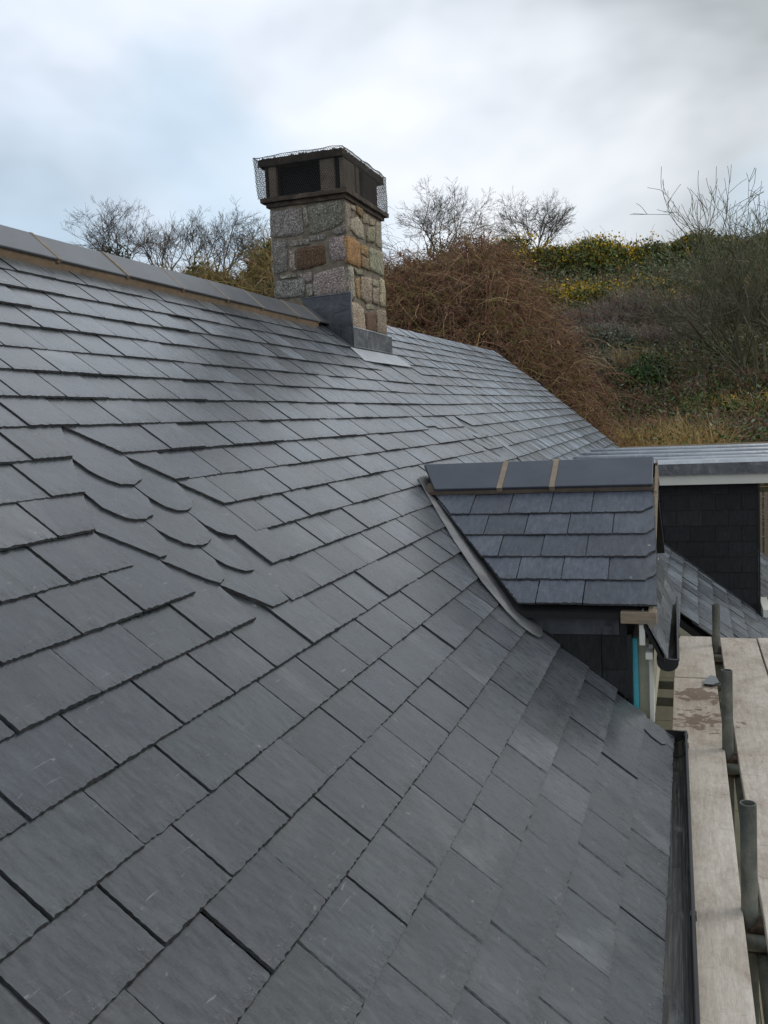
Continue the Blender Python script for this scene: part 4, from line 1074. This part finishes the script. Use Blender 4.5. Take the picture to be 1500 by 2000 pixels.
def board(x0, x1, y0, y1, z, label, dx=0.0, dz=0.0, t=.038):
    m = MB(); n = 24; V = []
    for i in range(n + 1):
        f = i / n; y = y0 + (y1 - y0) * f; w = .003 * mnoise.noise(Vector((y * 1.3, x0 * 5, 1))); s_ = dx * f
        zz = z + dz * f + .004 * mnoise.noise(Vector((y * .9, x0 * 3, 4)))
        V += [(x0 + w + s_, y, zz), (x1 + w + s_, y, zz), (x1 + w + s_, y, zz - t), (x0 + w + s_, y, zz - t)]
    F = [(4 * i + k, 4 * i + (k + 1) % 4, 4 * i + 4 + (k + 1) % 4, 4 * i + 4 + k) for i in range(n) for k in range(4)]
    m.add(V, [f for f in F] + [(0, 3, 2, 1)[::-1], (4 * n, 4 * n + 1, 4 * n + 2, 4 * n + 3)[::-1]], 0, rnd_tint())
    o = m.build('scaffold_board', M_BOARD); bevel(o, .003, 2)
    return tag(o, label, 'board', 'scaffold boards beside the gutter')
board(-.105, .122, 5.352, 6.36, -1.530, 'short pale scaffold board beyond the muddy one, next to the canopy gutter', -.006)
board(-.090, .139, 1.45, 5.345, -1.532, 'muddy scaffold board lying alongside the black eaves gutter', -.017)
board(.196, .420, 1.2, 6.35, -1.530, 'cracked scaffold board on the outer side of the three upright tubes', -.026)
board(.428, .650, 2.0, 6.36, -1.531, 'outermost scaffold board, mostly cut off by the right picture edge', -.024)
for i in range(4):
    m = MB(); x = -.16 + i * .235; m.box(x, x + .225, -1.0, 6.5, -3.24, -3.20, 0, rnd_tint())
    o = m.build('scaffold_board', simple('weathered_lower_board', (0.33, 0.31, 0.22), 0.85, 0.2, 8) if i == 0 else bpy.data.materials['weathered_lower_board'])
    tag(o, ['olive lower lift board nearest the house wall, seen beside the window', 'olive lower lift board under the muddy scaffold board', 'olive lower lift board below the row of upright tubes', 'olive lower lift board farthest from the house'][i], 'board', 'lower scaffold boards')
m = MB(); m.tube([(-.3, 2.5, -3.27), (1.4, 2.5, -3.27)], .024, 10); spart('transom_tube', m, M_TUBE, True)
m = MB(); m.tube([(-.3, 5.6, -3.27), (1.4, 5.6, -3.27)], .024, 10); spart('transom_tube', m, M_TUBE, True)
# crack in the outer board: a dark splinter line as a real groove is too fine; a lifted sliver instead
V, F, mi = slate_geo([(.05, 5.20), (.10, 5.19), (.135, 5.23), (.12, 5.33), (.09, 5.35), (.06, 5.28)], 5.19, .008, .012, -.06, .02, .004)
m = MB(); m.add([(a, b, -1.529 + c) for a, b, c in V], F, mi, rnd_tint()); o = m.build('slate_fragment', [M_SLATE, M_EDGE])
tag(o, 'broken grey slate offcut lying on the scaffold boards', 'slate offcut')

# ------------------------------------------------------------------ fence beyond the dormer
fen = empty('slat_fence', (1.3, 15.6, -3.0)); tag(fen, 'tan vertical slat fence behind the flat roofed dormer', 'fence')
FI = Matrix.Translation((-1.3, -15.6, 3.0))
for i in range(16):
    x = .85 + i * .085; m = MB(); m.box(x, x + .055, 15.58, 15.605, -3.6, -1.36 + R.uniform(-.02, .02))
    o = m.build('slat', M_BARE, fen); o.matrix_parent_inverse = FI
m = MB(); m.box(.8, 2.3, 15.606, 15.65, -1.8, -1.72); o = m.build('rail', M_BARE, fen); o.matrix_parent_inverse = FI

# ------------------------------------------------------------------ vegetation
def tubes_np(P, rad, tint, sides=3):
    """P (n,k,3) polylines, rad (n,k), tint (n,3) -> V, F, T arrays"""
    n, k, _ = P.shape
    D = np.empty_like(P); D[:, 1:-1] = P[:, 2:] - P[:, :-2]; D[:, 0] = P[:, 1] - P[:, 0]; D[:, -1] = P[:, -1] - P[:, -2]
    D /= np.linalg.norm(D, axis=2, keepdims=True) + 1e-9
    ref = np.zeros((n, 1, 3)); ref[:, 0] = NR.normal(size=(n, 3)); ref = np.broadcast_to(ref, D.shape)
    X = np.cross(D, ref); X /= np.linalg.norm(X, axis=2, keepdims=True) + 1e-9; Y = np.cross(D, X)
    V = np.stack([P + (X * math.cos(t) + Y * math.sin(t)) * rad[..., None] for t in np.arange(sides) * 2 * math.pi / sides], 2)
    V = V.reshape(-1, 3); base = (np.arange(n) * k * sides)[:, None, None, None]
    i = (np.arange(k - 1) * sides)[None, :, None, None]
    q = np.array([[s, (s + 1) % sides, sides + (s + 1) % sides, sides + s] for s in range(sides)])[None, None]
    F = (base + i + q).reshape(-1, 4)
    return V, F, np.repeat(tint, k * sides, 0)
def leaves_np(C, size, tint, flat_=0.0, aspect=.5):
    n = len(C); A = NR.normal(size=(n, 3)); A[:, 2] *= (1 - flat_); A /= np.linalg.norm(A, axis=1)[:, None]
    B = NR.normal(size=(n, 3)); B -= (B * A).sum(1)[:, None] * A; B /= np.linalg.norm(B, axis=1)[:, None]
    s = size[:, None]
    V = np.stack([C - A * s, C + B * s * aspect, C + A * s, C - B * s * aspect], 1).reshape(-1, 3)
    F = (np.arange(n) * 4)[:, None] + np.array([0, 1, 2, 3])[None]
    return V, F, np.repeat(tint, 4, 0)
def join(parts):
    V, F, T, M = [], [], [], []; o = 0
    for j, (v, f, t, mi) in enumerate(parts):
        V.append(v); F.append(f + o); T.append(t); M.append(np.full(len(f), mi)); o += len(v)
    return np.concatenate(V), np.concatenate(F), np.concatenate(T), np.concatenate(M)
PALF = 2.0
def pal(cols, n, jit=.25):
    c = np.array(cols)[NR.randint(len(cols), size=n)] * (PALF if max(cols[0]) < .4 else 1); return np.clip(c * (1 + NR.uniform(-jit, jit, (n, 1))), .002, 1)
def arching(base, dirs, length, k=7, droop=.5, wob=.12):
    n = len(base); t = np.linspace(0, 1, k)[None, :, None]
    L = length[:, None, None]
    P = base[:, None] + dirs[:, None] * t * L + np.array([0, 0, -1.])[None, None] * (t ** 2) * L * droop
    w = np.cumsum(NR.normal(size=(n, k, 3)) * wob, 1) * L * .3; w[:, 0] = 0
    return P + w
terr_v = np.vectorize(terr)

# red-brown bramble bank behind the ridge
TA = np.array([-.78, -.66, -.553, -.432, -.36, -.314, -.27, -.23, -.205, -.179, -.15, -.127, -.10, -.076, -.045, -.01])
TT = np.array([.10, .11, .145, .172, .172, .155, .163, .168, .158, .125, .085, .055, .01, -.04, -.08, -.11])
D0, DR = 25.5, 7.0
def bank_z(az, d):
    top = np.interp(az, TA, TT) * D0 + .5 * np.sin(az * 31 + 1) * .5 + .22 * np.sin(az * 83)
    tz = terr_v(d * np.sin(az), d * np.cos(az))
    s = np.sqrt(np.clip(1 - ((d - D0) / DR) ** 2, 0, 1))
    z = tz + np.clip(top - tz, 0, None) * s ** .8
    return z + .18 * np.sin(az * 140 + d * 2.1) * np.sin(d * 3.3 + az * 60) * s
azs = np.linspace(-.80, -.01, 150); ds = np.linspace(D0 - DR + .02, D0 + DR - .05, 34)
AZ, DD = np.meshgrid(azs, ds, indexing='ij'); BZ = bank_z(AZ.ravel(), DD.ravel()) - .28
Vb = np.stack([DD.ravel() * np.sin(AZ.ravel()), DD.ravel() * np.cos(AZ.ravel()), BZ], 1); nd = len(ds)
Fb = np.array([(i * nd + j, (i + 1) * nd + j, (i + 1) * nd + j + 1, i * nd + j + 1) for i in range(len(azs) - 1) for j in range(nd - 1)])
cb = np.where((AZ.ravel() < -.40)[:, None], np.array([[.034, .032, .012]]), np.array([[.022, .013, .009]]))
def bank_stems(a0, a1, n, cols, rad, Lr, droop, upw, leaf=None, nleaf=0, dmax=3.0, lift=.1):
    az = NR.uniform(a0, a1, n); d = D0 - DR + NR.uniform(.02, 1, n) ** .8 * (DR + dmax)
    z = bank_z(az, d)
    ok = z > terr_v(d * np.sin(az), d * np.cos(az)) + .08; az, d, z = az[ok], d[ok], z[ok]; n = len(az)
    B = np.stack([d * np.sin(az), d * np.cos(az), z - lift - NR.uniform(0, .35, n)], 1)
    out = np.stack([-np.sin(az), -np.cos(az), np.zeros(n)], 1)
    dr = out * NR.uniform(-.1, .8, (n, 1)) + NR.normal(size=(n, 3)) * .55 + np.array([0, 0, upw]); dr /= np.linalg.norm(dr, axis=1)[:, None]
    L = NR.uniform(Lr[0], Lr[1], n) * (1 + .6 * (NR.rand(n) < .12))
    P = arching(B, dr, L, 8, droop, .13)
    rr = (rad * NR.uniform(.6, 1.25, n))[:, None] * np.linspace(1, .4, 8)[None]
    parts = [(*tubes_np(P, rr, pal(cols, n, .4)), 0)]
    # side shoots
    j = NR.randint(2, 7, n); S = P[np.arange(n), j]; d2 = dr + NR.normal(size=(n, 3)) * .8; d2 /= np.linalg.norm(d2, axis=1)[:, None]
    P2 = arching(S, d2, L * .45, 5, droop, .15)
    parts.append((*tubes_np(P2, (rad * .6 * NR.uniform(.6, 1.2, n))[:, None] * np.linspace(1, .4, 5)[None], pal(cols, n, .4)), 0))
    if nleaf:
        i = NR.randint(n, size=nleaf); C = P[i, NR.randint(1, 8, nleaf)] + NR.normal(size=(nleaf, 3)) * .12
        parts.append((*leaves_np(C, NR.uniform(.03, .09, nleaf), pal(leaf, nleaf, .5)), 1))
    return parts
REDS = [(.135, .062, .042), (.16, .076, .05), (.14, .06, .04), (.085, .046, .033), (.175, .105, .065), (.12, .08, .045), (.15, .085, .06), (.20, .135, .08), (.06, .036, .026)]
TANS = [(.17, .125, .05), (.13, .105, .04), (.20, .15, .07), (.10, .085, .03), (.15, .085, .045)]
bp_ = bank_stems(-.40, -.02, 13000, REDS, .0105, (.6, 1.6), .62, .6)
bp_ += bank_stems(-.40, -.05, 2600, TANS, .009, (.6, 1.5), .5, .6, dmax=-3.2)
bp_ += bank_stems(-.40, -.05, 300, [(.13, .085, .055), (.17, .12, .075), (.09, .07, .05)], .017, (1.0, 1.7), .75, .45, [(.10, .06, .035), (.08, .05, .028)], 2500)
V, F, T, MI = join(bp_ + [(Vb[:], Fb, cb, 0)])
o = np_mesh('bramble_thicket', V, F, [M_TWIG, M_LEAF], tint=T, mi=MI)
tag(o, 'dense red-brown thicket of bare arching bramble stems behind the roof', 'thicket', None, 'stuff')
GORSE = [(.045, .05, .012), (.06, .06, .014), (.032, .038, .01), (.085, .075, .016), (.11, .085, .02)]
hp = bank_stems(-.575, -.385, 6500, TANS, .0105, (.45, 1.1), .3, .7)
n = 16000; az = NR.uniform(-.80, -.39, n); d = D0 - 3.2 + NR.uniform(0, 6, n); z = bank_z(az, d) + NR.normal(size=n) * .12 + .08
C = np.stack([d * np.sin(az), d * np.cos(az), z], 1); hp.append((*leaves_np(C, NR.uniform(.03, .085, n), pal(GORSE, n, .5)), 1))
V, F, T, MI = join(hp); o = np_mesh('gorse_hedge', V, F, [M_TWIG, M_LEAF], tint=T, mi=MI)
tag(o, 'olive gorse bank with dry tan stems left of the chimney', 'hedge', None, 'stuff')

def polar(az, d): return d * math.sin(az), d * math.cos(az)
def bush(name, az, d, w, h, dep, leafc, nleaf, lsize, twigc, ntwig, label, group, flower=None, nflow=0, lean=0.0, sink=.3, tr=.012):
    x0, y0 = polar(az, d); z0 = terr(x0, y0) - sink
    lob = [(NR.uniform(-.6, .6), NR.uniform(-.5, .5), NR.uniform(.35, .8), NR.uniform(.35, .6)) for _ in range(7)]
    def pts(n, shell=.35):
        i = NR.randint(len(lob), size=n); L = np.array(lob)[i]; g = NR.normal(size=(n, 3)); g /= np.linalg.norm(g, axis=1)[:, None]
        g *= (1 - shell * NR.rand(n) ** 1.5)[:, None] * L[:, 3:4]; g[:, 2] = np.abs(g[:, 2]) * 1.0 - .05
        return np.stack([x0 + (L[:, 0] + g[:, 0]) * w / 2, y0 + (L[:, 1] + g[:, 1]) * dep / 2, z0 + np.clip(L[:, 2] * .55 + g[:, 2] * .75, 0.02, None) * h], 1)
    z0 -= .45 if d > 46 else .35 if d > 40.5 else 0
    parts = []
    if ntwig:
        E = pts(ntwig, .3); B = np.stack([x0 + (E[:, 0] - x0) * .35, y0 + (E[:, 1] - y0) * .35, np.full(ntwig, z0)], 1); B += NR.normal(size=B.shape) * .15
        t = np.linspace(0, 1, 6)[None, :, None]; P = B[:, None] + (E - B)[:, None] * t; P[:, :, 2] += (np.sin(t[..., 0] * 2.2) * .12 * h)
        P += np.cumsum(NR.normal(size=P.shape) * .045, 1)
        parts.append((*tubes_np(P, np.full((ntwig, 1), tr) * np.linspace(1.3, .5, 6)[None] * NR.uniform(.6, 1.3, (ntwig, 1)), pal(twigc, ntwig, .4)), 0))
        d2 = NR.normal(size=(ntwig * 2, 3)) + np.array([0, 0, .6]); d2 /= np.linalg.norm(d2, axis=1)[:, None]
        S = P[np.repeat(np.arange(ntwig), 2), NR.randint(2, 6, ntwig * 2)]
        P2 = arching(S, d2, NR.uniform(.25, .7, ntwig * 2) * max(.6, h * .3), 4, .2, .12)
        parts.append((*tubes_np(P2, np.full((ntwig * 2, 1), tr * .65) * np.linspace(1, .5, 4)[None], pal(twigc, ntwig * 2, .4)), 0))
    leafm = None
    if nleaf:
        C = pts(nleaf); parts.append((*leaves_np(C, NR.uniform(.6, 1.4, nleaf) * lsize, pal(leafc, nleaf, .5)), 1))
    if nflow:
        C = pts(nflow * 3, .02); c0 = C[NR.randint(len(C), size=max(8, nflow // 22))]
        i = NR.randint(len(c0), size=nflow); C = c0[i] + NR.normal(size=(nflow, 3)) * np.array([.28, .28, .16])
        C[:, 2] = np.maximum(C[:, 2], z0 + .3)
        parts.append((*leaves_np(C, NR.uniform(.03, .065, nflow) * (d / 40), pal(flower, nflow, .2), 0, .8), 1))
    V, F, T, MI = join(parts)
    V = V - np.array([x0, y0, z0])
    o = np_mesh(name, V, F, [M_TWIG, M_LEAF], tint=T, mi=MI); o.location = (x0, y0, z0)
    return tag(o, label, 'bush', group)
YEL = [(.62, .40, .012), (.52, .33, .012), (.70, .48, .03)]
GREEN = [(.03, .055, .018), (.045, .075, .022), (.022, .042, .016), (.06, .085, .03)]
GREYG = [(.07, .085, .06), (.10, .115, .085), (.05, .065, .045), (.085, .10, .065)]
GREYT = [(.13, .115, .095), (.10, .085, .07), (.16, .145, .12), (.085, .065, .055)]
PURP = [(.10, .07, .06), (.075, .052, .045), (.12, .09, .075)]
PALF = 2.35
TOPL = ['gorse bush on the skyline just behind the crest of the red-brown thicket', 'flowering gorse bush on the skyline below the isolated dome shaped tree',
        'flowering gorse bush on the skyline just right of the dome shaped tree', 'flowering gorse bush on the open skyline midway between the dome shaped and mossy trees',
        'gorse bush on the skyline left of the tall mossy tree', 'dark gorse bush on the skyline behind the left boughs of the tall mossy tree', 'dark gorse bush on the skyline behind the stems of the tall mossy tree']
NTH = ['first', 'second', 'third', 'fourth', 'fifth', 'sixth', 'seventh', 'eighth']
def nth(lst, i): return NTH[sorted(range(len(lst)), key=lambda j: lst[j][0]).index(i)]
# skyline gorse
for i, (az, d, w, h) in enumerate([(-.215, 47, 5.2, 2.6), (-.165, 48, 6, 3.2), (-.120, 47, 5.8, 3.2), (-.075, 48, 6, 3.1), (-.035, 49, 6, 2.8), (.01, 50, 6, 2.8), (.055, 49, 6, 3.0)]):
    fl = 330 if i in (1, 2, 3) else 120 if i in (0, 4) else 25
    bush('gorse_bush', az, d, w, h + .6, 4.5, GORSE[:4] + GREEN[:2], 7500, .085, TANS, 250, TOPL[i], 'gorse bushes along the hilltop', YEL, fl * 6, sink=.6)
for i, (az, d, w, h, f) in enumerate([(-.15, 42, 5, 2.6, 420), (-.10, 42, 5.4, 2.6, 420), (-.055, 43, 4.6, 2.2, 60), (-.015, 41, 3.2, 2.0, 260), (.03, 42, 5, 2.4, 30), (.08, 42, 5, 2.6, 30)]):
    bush('gorse_bush', az, d, w, h, 3.6, GORSE + GREEN[:2], 5200, .08, TANS, 220, 'lower gorse bush part way up the hill, ' + nth([(-.15, 42, 5, 2.6, 420), (-.10, 42, 5.4, 2.6, 420), (-.055, 43, 4.6, 2.2, 60), (-.015, 41, 3.2, 2.0, 260), (.03, 42, 5, 2.4, 30), (.08, 42, 5, 2.6, 30)], i) + ' counting rightwards from the thicket', 'gorse bushes on the upper slope', YEL, f * 5, sink=.5)
# purple-grey bare scrub
for i, (az, d, w, h) in enumerate([(-.115, 38, 5, 2.2), (-.07, 38, 5, 2.6), (-.03, 39, 4.5, 2.6), (-.14, 35, 4, 2.0), (.02, 38, 4.5, 2.2), (-.05, 35, 4.5, 2.2), (.07, 38, 5, 2.4), (-.01, 35, 4, 2.0)]):
    bush('bare_shrub', az, d, w, h, 3.2, GREYG, 350, .06, PURP + GREYT[:2], 900, 'leafless purple grey shrub mid hill, ' + nth([(-.115, 38, 5, 2.2), (-.07, 38, 5, 2.6), (-.03, 39, 4.5, 2.6), (-.14, 35, 4, 2.0), (.02, 38, 4.5, 2.2), (-.05, 35, 4.5, 2.2), (.07, 38, 5, 2.4), (-.01, 35, 4, 2.0)], i) + ' counting rightwards from the thicket', 'bare shrubs across the hillside', sink=.4, tr=.010)
for i, (az, d, w, h) in enumerate([(-.165, 33, 4.4, 2.4), (-.13, 31, 4, 2.0), (-.105, 34, 4, 2.2)]):
    bush('grey_leaved_bush', az, d, w, h, 3, GREYG, 4200, .06, GREYT, 420, 'grey green bush with lichen pale twigs, ' + nth([(-.165, 33, 4.4, 2.4), (-.13, 31, 4, 2.0), (-.105, 34, 4, 2.2)], i) + ' one right of the red-brown thicket', 'grey green bushes beside the thicket', sink=.4, tr=.009)
bush('tan_shrub', -.062, 31, 3.2, 1.8, 2.4, TANS, 300, .05, TANS + GREYT, 800, 'tan twiggy shrub left of the glossy ivy mound', None, sink=.3)
bush('ivy_mound', -.032, 29.5, 2.2, 1.7, 2.0, GREEN, 6000, .05, GREYT, 60, 'glossy green ivy mound in the middle of the hillside', None, sink=.2)
for i, (az, d, w, h) in enumerate([(-.09, 28, 3.5, 1.5), (-.055, 27, 3.4, 1.5), (-.015, 27.5, 3.2, 1.4), (.03, 28, 3.5, 1.6), (.08, 28, 3.5, 1.8)]):
    bush('dark_scrub', az, d, w, h, 2.5, GREEN + GORSE[:3], 3200, .05, GREYT + REDS[:3], 420, 'dark green scrub bush tangled with stems, ' + nth([(-.09, 28, 3.5, 1.5), (-.055, 27, 3.4, 1.5), (-.015, 27.5, 3.2, 1.4), (.03, 28, 3.5, 1.6), (.08, 28, 3.5, 1.8)], i) + ' along the lower hillside from the thicket', 'dark scrub on the lower hillside', sink=.4, tr=.009)
for i, (az, d, f) in enumerate([(.025, 25.5, 110), (.068, 25, 150), (.11, 25, 40)]):
    bush('low_gorse', az, d, 2.6, 1.6, 2, GREEN + GORSE[:2], 4200, .045, TANS, 150, 'small dark gorse with yellow flowers low on the bank, ' + nth([(.025, 25.5, 110), (.068, 25, 150), (.11, 25, 40)], i) + ' from the ivy mound', 'low gorse on the right bank', YEL, f * 2, sink=.3)
BL = [(.085, .115, .075), (.06, .09, .05), (.12, .15, .11), (.045, .07, .035)]
for i, (az, d, w, h) in enumerate([(-.085, 23, 2.4, 1.2), (-.05, 22.5, 2.6, 1.3), (-.01, 22.8, 2.6, 1.3), (.03, 22.4, 2.8, 1.3), (.07, 22.6, 2.8, 1.2), (.1, 21.5, 2.2, 1.0), (.055, 20.8, 2.2, .8)]):
    bush('leafy_bramble', az, d, w, h, 2.2, BL, 2600, .045, REDS, 420, 'leafy bramble with grey green leaves above the dry grass, ' + nth([(-.085, 23, 2.4, 1.2), (-.05, 22.5, 2.6, 1.3), (-.01, 22.8, 2.6, 1.3), (.03, 22.4, 2.8, 1.3), (.07, 22.6, 2.8, 1.2), (.1, 21.5, 2.2, 1.0), (.055, 20.8, 2.2, .8)], i) + ' from the roof verge', 'leafy brambles at the foot of the hill', sink=.25, tr=.008)

# dry grass and undergrowth, one mass each
def grass(name, a0, a1, d0, d1, n, cols, L, label, r_=.006, upw=1.2):
    az = NR.uniform(a0, a1, n); d = NR.uniform(d0, d1, n); x, y = d * np.sin(az), d * np.cos(az)
    B = np.stack([x, y, terr_v(x, y) - .05], 1); dr = NR.normal(size=(n, 3)) * .5 + np.array([0, 0, upw]); dr /= np.linalg.norm(dr, axis=1)[:, None]
    P = arching(B, dr, NR.uniform(*L, n), 5, .35, .08)
    V, F, T = tubes_np(P, np.full((n, 1), r_) * np.linspace(1, .35, 5)[None], pal(cols, n, .35))
    o = np_mesh(name, V, F, M_TWIG, tint=T); return tag(o, label, 'grass', None, 'stuff')
STRAW = [(.27, .195, .09), (.21, .15, .062), (.33, .25, .12), (.15, .11, .045)]
grass('dry_grass', -.098, .035, 17.6, 22.0, 10000, STRAW, (.6, 1.5), 'golden dry grass growing beyond the end of the roof', .0065)
o = grass('undergrowth', -.2, .14, 21.5, 47, 15000, REDS[:3] + TANS + GREYT, (.5, 1.5), 'tangled brown undergrowth covering the hillside', .011, .8)
o['category'] = 'undergrowth'
n = 70000; az = NR.uniform(-.85, .15, n); az[:42000] = NR.uniform(-.22, .15, 42000); d = NR.uniform(20, 50, n); x, y = d * np.sin(az), d * np.cos(az)
C = np.stack([x, y, terr_v(x, y) + NR.uniform(0, .7, n)], 1)
V, F, T = leaves_np(C, NR.uniform(.03, .075, n) * (.6 + d / 50), pal(GREEN + GORSE[:3] + GREYG[:2], n, .5))
o = np_mesh('ground_cover', V, F, M_LEAF, tint=T); tag(o, 'low dark green ground cover between the hillside bushes', 'ground cover', None, 'stuff')

# bare trees
PALF = 2.0
def tree(name, az, d, h, spread, label, group=None, trunks=1, seed=1, ivy=False, cols=((.085, .075, .064), (.068, .06, .05)), tr=.07, depth=6, base=.14, shrub=False, twig=.006):
    """stems fork low and fan into a dome of fine twigs; h is the height of the dome above its fork"""
    rg = random.Random(seed); x0, y0 = polar(az, d); z0 = terr(x0, y0) - .2
    zf = max(.3, base * d - z0)                 # height of the fork above the ground
    segs = {'trunk': ([], []), 'crown': ([], [])}
    def grow(p, dr, L, r_, lv):
        k = 6 if lv < 2 else 4; pts = [p]; q = p; dd = dr
        for i in range(k - 1):
            dd = (dd + Vector((rg.gauss(0, .15), rg.gauss(0, .15), rg.gauss(0, .12) + .035))).normalized()
            q = q + dd * (L / (k - 1)); pts.append(q)
        r1 = r_ * .6
        key = 'trunk' if lv == 0 else 'crown'
        t = np.linspace(0, 1, 5); P = np.array([tuple(a) for a in pts]); u = np.linspace(0, 1, len(P))
        P = np.stack([np.interp(t, u, P[:, c]) for c in range(3)], 1)
        segs[key][0].append(P); segs[key][1].append(np.maximum(twig * .8, r_ + (r1 - r_) * t))
        if lv >= depth: return
        nch = rg.choice([3, 3, 4]) if lv < 2 else rg.choice([2, 3, 3])
        for c in range(nch):
            i = k - 1 if c == 0 else rg.randint(max(1, k // 2 - 1), k - 1)
            ax = Vector((rg.gauss(0, 1), rg.gauss(0, 1), rg.gauss(0, .7))).normalized()
            ang = rg.uniform(.35, .85) if c else rg.uniform(.05, .35)
            nd_ = dd * math.cos(ang) + (ax - dd * ax.dot(dd)).normalized() * math.sin(ang)
            nd_ = Vector((nd_.x * spread, nd_.y * spread, nd_.z + .06)).normalized()
            grow(pts[i], nd_, L * rg.uniform(.6, .82), max(twig, r_ * rg.uniform(.5, .66)), lv + 1)
    if trunks == 1 or not shrub:
        segs['trunk'][0].append(np.linspace((0, 0, 0), (0, 0, zf), 5)); segs['trunk'][1].append(np.linspace(tr * 1.5, tr * 1.1, 5)); b0 = Vector((0, 0, zf))
    else: b0 = Vector((0, 0, 0))
    for t in range(trunks):
        a = 2 * math.pi * (t + rg.uniform(-.3, .3)) / trunks; ln = rg.uniform(.15, 1.0)
        dr = Vector((math.cos(a) * ln, math.sin(a) * ln, 1)).normalized()
        grow(b0 + Vector((math.cos(a), math.sin(a), 0)) * .08, dr, h * .34 * rg.uniform(.85, 1.1), tr * rg.uniform(.7, 1), 0)
    e = empty(name, (x0, y0, z0)); tag(e, label, 'tree', group)
    for key, (pp, rr) in segs.items():
        P = np.array(pp); rr = np.array(rr)
        V, F, T = tubes_np(P, rr, pal(cols, len(P), .3), 5 if key == 'trunk' else 3)
        np_mesh(key, V, F, M_BARK, e, T)
    if ivy:
        P = np.array(segs['trunk'][0]).reshape(-1, 3); P = P[P[:, 2] < zf + h * .35]; n = 1100; C = P[NR.randint(len(P), size=n)] + NR.normal(size=(n, 3)) * np.array([.13, .13, .25])
        V, F, T = leaves_np(C, NR.uniform(.05, .1, n), pal(GREEN, n, .4)); np_mesh('ivy', V, F, M_LEAF, e, T)
    return e
tree('bare_tree', -.590, 50, 4.2, 1.25, 'leafless tree with ivied trunk, farthest left on the skyline', 'bare skyline trees', 4, 3, True, base=.165)
tree('bare_tree', -.548, 51, 3.9, 1.0, 'thin leafless tree second from the left on the skyline', 'bare skyline trees', 3, 8, base=.16)
tree('bare_tree', -.520, 50, 3.7, .95, 'slim bare tree standing between the two wider trees left of the chimney', 'bare skyline trees', 3, 12, base=.16)
tree('bare_tree', -.488, 51, 3.9, 1.2, 'round headed bare tree on the skyline, just left of the chimney', 'bare skyline trees', 4, 21, base=.16)
tree('bare_tree', -.450, 52, 2.8, 1.2, 'smallest bare tree on the skyline, almost behind the chimney', 'bare skyline trees', 4, 23, base=.165)
tree('bare_tree', -.252, 50, 4.3, 1.3, 'broad bare tree with ivied stems on the skyline, right of the chimney', 'bare skyline trees', 5, 5, True, base=.165)
tree('bare_tree', -.154, 52, 3.9, 1.25, 'isolated dome shaped bare tree standing above the flowering gorse', 'bare skyline trees', 5, 9, base=.165)
MOSSY = ((.085, .085, .05), (.07, .07, .042), (.10, .092, .065))
tree('bare_shrub_tree', .068, 29, 5.9, 1.0, 'tall many stemmed mossy bare tree at the right, reaching above the hilltop', None, 12, 4, False, MOSSY, .06, 5, .09, True, .0085)
tree('bare_shrub_tree', .098, 31, 5.4, 1.0, 'bare mossy tree half cut off by the right picture edge', None, 5, 14, False, MOSSY, .065, 5, .09, True, .009)
